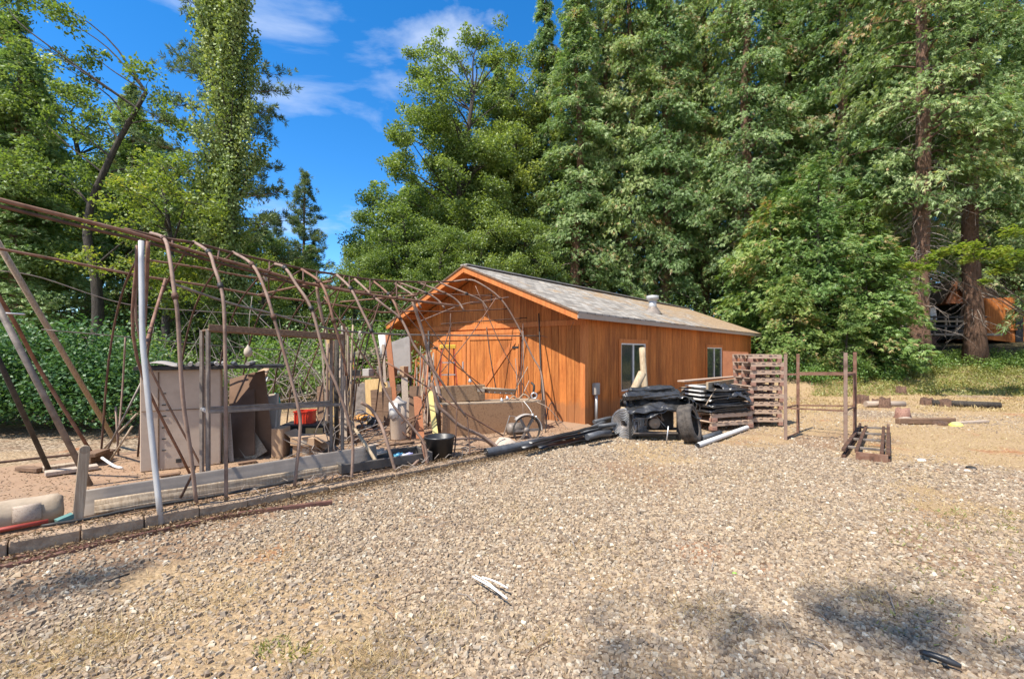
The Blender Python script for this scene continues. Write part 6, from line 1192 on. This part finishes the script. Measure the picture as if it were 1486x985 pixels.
for c in [o for o in bpy.data.objects if o.parent == p0 and o.name.startswith(('block', 'stringer', 'top_board'))]:
    pass
for i, nm in enumerate(pnames):
    c = copy_tree(p0, label='weathered wooden pallet, '+nm+' of the tall stack'); c.location = (pc.x+rnd(-.02, .02), pc.y+rnd(-.03, .03), pc.z+(i+1)*PH); c.rotation_euler = (0, 0, rnd(-.05, .05)); c.scale = (rnd(.62, .67), .85, 1)
p0.scale = (.65, .85, 1)
p1 = copy_tree(p0, label='pallet on the ground under the black sheets', group='pallets under the black sheets'); p1.location = (P(1040, 0, 9.7).x, 9.75, .02); p1.rotation_euler = (0, 0, .35); p1.scale = (1, 1, 1)
p2 = copy_tree(p0, label='upper pallet under the black sheets', group='pallets under the black sheets'); p2.location = (P(1040, 0, 9.7).x, 9.78, .188); p2.scale = (1, 1, .9); p2.rotation_euler = (0, 0, .38); p2.scale = (1, 1, .95)
bs = Vector((P(1038, 0, 9.7).x, 9.75, .28)); random.seed(55)
for i in range(13):
    mb = MB(); Rq = Matrix.Rotation(.36+rnd(-.06, .06), 3, 'Z'); w_, l_ = rnd(.95, 1.12), rnd(.85, 1.0); z_ = .37+i*.036; cxy = Vector((bs.x+rnd(-.03, .03), bs.y+rnd(-.03, .03), z_))
    rows = [[cxy+Rq @ Vector((u*w_/2, v_*l_/2, .008*math.sin(u*4+i)+.008*math.sin(v_*5+i*2)-(.03 if abs(u) > .9 else 0)*((i*7) % 3)))for v_ in np.linspace(-1, 1, 8)] for u in np.linspace(-1, 1, 10)]
    mb.sheet(rows, .022); thing(mb, 'rubber_mat', M_tarp if i % 3 else M_dark, 'floppy black mat, '+('lowest', 'second from the bottom', 'third from the bottom', 'fourth from the bottom', 'fifth from the bottom', 'sixth from the bottom', 'middle one', 'sixth from the top', 'fifth from the top', 'fourth from the top', 'third from the top', 'second from the top', 'topmost')[i]+' of the pile beside the tyre', 'mat', 'black mats piled on two pallets')
drape([Vector((bs.x+.05, bs.y-.05, .88)), Vector((bs.x+.35, bs.y, .88)), Vector((bs.x+.62, bs.y+.05, .74))], .45, .035, 4, M_tarp, 'loose black sheeting heaped on top of the mats', droop=.22)
mb = MB(); mb.sheet([[P(1048+i*6, 583-i*1.0+2*math.sin(i*2), 9.6+j*.25) for j in range(3)] for i in range(6)], .008); thing(mb, 'white_sheet', M_white, 'crumpled white plastic showing behind the black mats', 'plastic sheet')
# lumber and long planks on edge behind the mats
for i, (a, b_, w_, h_, mm, lab) in enumerate([((988, 553, 9.6), (1082, 545, 11.8), .16, .03, M_wpallet, 'topmost reddish plank jutting out over the grey lumber'), ((1026, 560, 9.7), (1082, 552, 11.6), .05, .16, M_wpale, 'pale grey beam with bolt holes below the topmost plank'), ((1030, 570, 9.8), (1082, 560, 11.6), .05, .17, M_wgrey, 'grey plank on edge below the bolted beam'), ((1030, 582, 9.9), (1082, 568, 11.6), .05, .15, M_wgrey, 'lowest grey plank on edge of the lumber stack'), ((1005, 562, 9.7), (1030, 560, 10.2), .05, .12, M_wtan, 'short tan offcut at the near end of the lumber')]):
    mb = MB(); mb.beam(P(*a), P(*b_), w_, h_); thing(mb, 'plank', mm, lab, 'plank', 'lumber stacked behind the mats', bevel=.004)
for i in range(4):
    mb = MB(); mb.box(P(1009, 560+i*6, 9.55), (.13, .5, .03), Matrix.Rotation(.3, 3, 'Z')); thing(mb, 'white_bracket', M_white, 'white slotted bracket in the short stack beside the lumber', 'bracket', 'white brackets stacked beside the lumber')
for px in (1000, 1070): mb = MB(); p = P(px, 0, 10.3); mb.beam((p.x, 10.6, 0), (p.x, 10.6, .78), .09, .09); thing(mb, 'timber_prop', M_wgrey, ('left' if px < 1050 else 'right')+' timber prop under the lumber', 'prop')
pole('steel_rod', [P(1024, 588, 9.0), P(1036, 568, 9.2), P(1039, 564, 9.2)], .01, M_wtan, 'bent pale stick over the black mats', 'stick')
mb = MB(); a = P(1050, 512, 14.6); mb.prism([P(1049, 509, 14.4), P(1086, 511, 14.6), P(1086, 552, 14.6), P(1049, 552, 14.4)], (.02, .04, 0)); thing(mb, 'leaning_panel', M_orangeply, 'reddish brown board leaning at the back end of the shed wall', 'board')
# rusty post frame
rf = empty('rusty_frame', Vector((3.9, 8.5, 0)), 'open rusty square tube frame with four posts', 'frame'); ro = Vector(rf.location)
fpx = {'fl': (1140, 638, 514), 'bl': (1158, 628, 513.5), 'fr': (1227, 645, 512), 'br': (1240.5, 635.5, 511)}
pp_ = {}
for k, (x, yb_, yt) in fpx.items():
    b0 = G(x, yb_, 0); t0 = P(x, yt, b0.y); pp_[k] = (b0, t0); mb = MB(); mb.beam(b0, t0, .055, .055, up=(.5, .8, 0)); mb.build('post', M_rustpale if k in ('fl', 'fr') else M_rust, rf, ro, .004)
def at(k, py): b0, t0 = pp_[k]; z = CH-(py-HY)/F*b0.y; return Vector((b0.x, b0.y, z))
for a, ya, b_, yb2 in (('fl', 543, 'fr', 543), ('bl', 541, 'br', 541), ('fl', 592, 'bl', 587), ('fr', 596, 'br', 590), ('bl', 588, 'br', 589), ('fl', 592, 'fr', 596), ('fl', 636, 'bl', 627), ('fr', 544, 'br', 542)):
    mb = MB(); A_, B_ = at(a, ya), at(b_, yb2); dd = (B_-A_).normalized()*.028; mb.beam(A_+dd, B_-dd, .035 if ya < 560 else .025, .035 if ya < 560 else .025); mb.build('rail', M_rust, rf, ro)
# low iron grid lying on the ground
gd = empty('iron_ladder_grid', G(1257, 665, 0), 'low rusty iron ladder shaped grid lying on the gravel', 'metal grid'); gdo = Vector(gd.location)
fL, fR = G(1224, 665, 0), G(1289, 672, 0); bL, bR = G(1248, 628, 0), G(1289, 630, 0)
hh_ = .13
def gbar(nm, a, b_, w_, h_, mt): mb = MB(); mb.beam(a, b_, w_, h_); mb.build(nm, mt, gd, gdo, .003)
up_ = Vector((0, 0, hh_))
for a, b_, nm in ((fL, bL, 'side_rail'), (fR, bR, 'side_rail')): gbar(nm, a+up_, b_+up_, .05, .05, M_rustdk); gbar(nm, a+Vector((0, 0, .03)), b_+Vector((0, 0, .03)), .05, .05, M_rustdk)
gbar('side_rail', fL.lerp(fR, .3)+up_, bL.lerp(bR, .22)+up_, .045, .05, M_rustdk); gbar('side_rail', fL.lerp(fR, .86)+up_, bL.lerp(bR, .84)+up_, .045, .05, M_rustdk)
for t_ in (.12, .42, .68, .97): gbar('rung', fL.lerp(bL, t_)+up_*.95, fR.lerp(bR, t_)+up_*.95, .05, .035, M_steel)
gbar('front_plate', fL.lerp(fR, .28)+Vector((0, 0, .06)), fR+Vector((0, 0, .06)), .02, .12, M_rust)
for p in (bL, bR): gbar('stub', p, p+Vector((0, 0, .2)), .035, .035, M_rustpale)
# logs, stumps, timbers and rocks at the foot of the bank
pole('fallen_log', [G(1256, 586, .1), G(1312, 586, .1)], .085, M_wgrey, 'grey fallen log at the left of the bank foot', 'log'); pole('fallen_log', [G(1352, 584, .1), G(1452, 588, .1)], .09, M_barkdk, 'long dark fallen log at the right of the bank foot', 'log')
for i, (x, y, r_, lab) in enumerate(((1252, 586, .22, 'reddish stump left of the fallen grey log'), (1270, 589, .13, 'small reddish stump end beside the grey log'), (1284, 592, .2, 'squat red brown stump before the grey log'), (1345, 588, .22, 'reddish stump between the two fallen logs'), (1372, 590, .20, 'weathered stump touching the dark log'), (1310, 606, .19, 'flat red stump near the long timber'), (1308, 576, .2, 'broken stump up on the green bank'))):
    mb = MB(); p = G(x, y, 0); p.z = H(p.x, p.y); rs = random.Random(i); n_ = 14; r_ *= .75; mb.lathe([(r_*1.15, -.05), (r_, .06), (r_*.92, .16+.1*rs.random()), (0, .2)], n_, p); mb.v = [(a_+(a_-p.x)*.18*math.sin((b_-p.y)*40+i), b_+(b_-p.y)*.15*math.cos((a_-p.x)*33), c_+.05*math.sin(a_*30+b_*22)) for a_, b_, c_ in mb.v]; thing(mb, 'stump', M_bark if i != 5 else M_wblock, lab, 'stump')
mb = MB(); mb.beam(G(1302, 611, .06), G(1384, 610, .06), .12, .12); thing(mb, 'timber', M_wbrown, 'long squared timber lying across the straw at the right', 'timber', bevel=.01)
mb = MB(); mb.beam(G(1384, 614, .03), G(1432, 611, .03), .10, .05); thing(mb, 'timber', M_wgrey, 'short grey plank continuing the long timber', 'timber', bevel=.006)
def rock(px, py, s, mat, lab, name='rock', cat='rock', seed=0):
    mb = MB(); p = G(px, py, 0); p.z = H(p.x, p.y); rs = random.Random(seed); ph = rs.uniform(0, 6); mb.lathe([(s*.9, -.02), (s, s*.2), (s*.75, s*.48), (s*.3, s*.62), (0, s*.64)], 12, p); mb.v = [(x+(x-p.x)*.25*math.sin(ph+(y-p.y)/s*2), y+(y-p.y)*.2*math.sin(ph*2+(x-p.x)/s*2), z) for x, y, z in mb.v]; return thing(mb, name, mat, lab, cat)
rock(1316, 611, .16, M_conc, 'pale flat rock before the long timber', seed=1); rock(1388, 618, .13, mottled('yellow_plastic_bag', (.62, .58, .12), (.75, .70, .2), 5, .6), 'small yellow plastic bag on the straw', 'plastic_bag', 'bag', 2); rock(1365, 616, .14, M_bark, 'dark red rock left of the yellow bag', seed=3)
rock(1338, 668, .05, M_white, 'white crumpled scrap on the straw right of the iron grid', 'paper_scrap', 'scrap', 4); rock(1403, 684, .035, M_white, 'small pale scrap farther right of the iron grid', 'paper_scrap', 'scrap', 5); rock(1410, 680, .06, M_dark, 'small dark stone beside the pale scrap', seed=6)
rock(1066, 831, .014, mottled('green_cap', (.2, .4, .05), (.3, .5, .1), 5, .6), 'tiny green cap in the middle of the gravel', 'bottle_cap', 'cap', 7)
for i, (a, b_, r_) in enumerate((((686, 836), (736, 868), .007), ((700, 837), (737, 853), .006), ((690, 834), (722, 856), .004))):
    pole('white_stick', [G(*a, .05), G((a[0]+b_[0])/2, (a[1]+b_[1])/2-2, .055), G(*b_, .05)], r_, M_white, ('longer white stick on the gravel', 'shorter white stick lying above the longer one', 'thin white sliver between the white sticks')[i], 'stick')
pole('rubber_strip', [G(1335, 945, .03), G(1360, 952, .04), G(1395, 966, .03)], [.010, .016, .016, .016, .018, .016, .010][:7], M_black, 'black rubber strip on the gravel at the lower right', 'rubber strip')
pole('twig', [G(150, 884-40, .04), G(188, 832, .04)], .006, M_dark, 'dark twig on the gravel at the lower left', 'twig')
rg2 = random.Random(91)
for i in range(16):
    x, y = rg2.uniform(100, 1450), rg2.uniform(720, 960); a = G(x, y, .03); an = rg2.uniform(0, 3.1); l_ = rg2.uniform(.06, .22); b_ = a+Vector((math.cos(an)*l_, math.sin(an)*l_, .01)); mid_ = (a+b_)/2+Vector((.01, .01, .008)); mb = MB(); mb.tube([a, mid_, b_], .0035, 5); thing(mb, 'twig', M_twig if i % 3 else M_wbrown, 'small dry twig lying on the gravel', 'twig', 'dry twigs strewn on the gravel')
# ---------------------------------------------------------------- the cabin and deck beyond the trunks
cbn = empty('cabin', (15.5, 33, 1.0), 'orange cabin with brown shingle gable behind the red trunks', 'cabin'); cbo = Vector(cbn.location)
def cpart(nm, mb, mt, bv=0): return mb.build(nm, mt, cbn, cbo, bv)
Yc = 31.0
mb = MB(); mb.prism([P(1430, 433, Yc), P(1500, 430, Yc), P(1500, 500, Yc), P(1430, 492, Yc)], (0, 3, 0)); cpart('wall', mb, M_siding)
mb = MB(); mb.beam(P(1428, 476, Yc-.06), P(1476, 478, Yc-.06), .06, .12); cpart('trim', mb, M_trim)
mb = MB(); mb.beam(P(1479, 432, Yc-.06), P(1479, 496, Yc-.06), .5, .05, up=(0, 1, 0)); cpart('dark_door', mb, M_dark)
mb = MB(); mb.prism([P(1372, 440, Yc+1), P(1388, 408, Yc+1), P(1425, 440, Yc+1)], (.5, 4, 0)); cpart('gable', mb, M_orangeply)
mb = MB(); mb.prism([P(1387, 406, Yc+.7), P(1440, 412, Yc+4), P(1450, 434, Yc+4), P(1400, 432, Yc+.7)], (0, 0, .15)); mb.prism([P(1387, 406, Yc+.7), P(1368, 436, Yc+.7), P(1366, 441, Yc+.7), P(1386, 411, Yc+.7)], (.2, 4, 0)); cpart('roof', mb, M_wbrown)
mb = MB(); mb.prism([P(1395, 438, Yc+1.2), P(1432, 438, Yc+1.2), P(1432, 492, Yc+1.2), P(1395, 492, Yc+1.2)], (0, 3, 0)); cpart('porch_wall', mb, M_dark)
dk = empty('wooden_deck', (13, 29, 1.0), 'raised wooden deck with railing between the two red trunks', 'deck'); dko = Vector(dk.location)
def dpart(nm, mb, mt, bv=0): return mb.build(nm, mt, dk, dko, bv)
Yd_ = 29
mb = MB(); mb.beam(P(1268, 486, Yd_+1), P(1432, 486, Yd_+1), 2.0, .15); dpart('floor', mb, M_wgrey)
for i in range(10): mb = MB(); x = 1276+i*16; mb.beam(P(x, 486, Yd_), P(x, 458, Yd_), .09, .09); dpart('railing_post', mb, M_wgrey if i > 2 else M_orangeply)
for py in (460, 466, 473, 480): mb = MB(); mb.beam(P(1270, py, Yd_-.06), P(1432, py, Yd_-.06), .03, .12); dpart('railing_board', mb, M_wtan if py == 466 else M_dark)
mb = MB()
for i in range(34):
    x = 1266+i*2.6; mb.beam(P(x, 488, Yd_-.03), P(x+12, 503, Yd_-.03), .02, .03); mb.beam(P(x+12, 488, Yd_-.05), P(x, 503, Yd_-.05), .02, .03)
dpart('lattice_skirt', mb, M_wblock)
mb = MB(); mb.beam(P(1292, 520, 25), P(1293, 466, 25), .12, .12); thing(mb, 'wooden_post', M_orangeply, 'reddish post before the deck left of the big trunk', 'post')
mb = MB(); mb.prism([P(1350, 446, Yd_+.8), P(1358, 446, Yd_+.8), P(1360, 464, Yd_+.8), P(1350, 464, Yd_+.8)], (0, .3, 0)); thing(mb, 'white_chair_back', M_white, 'white chair back standing on the deck', 'chair')
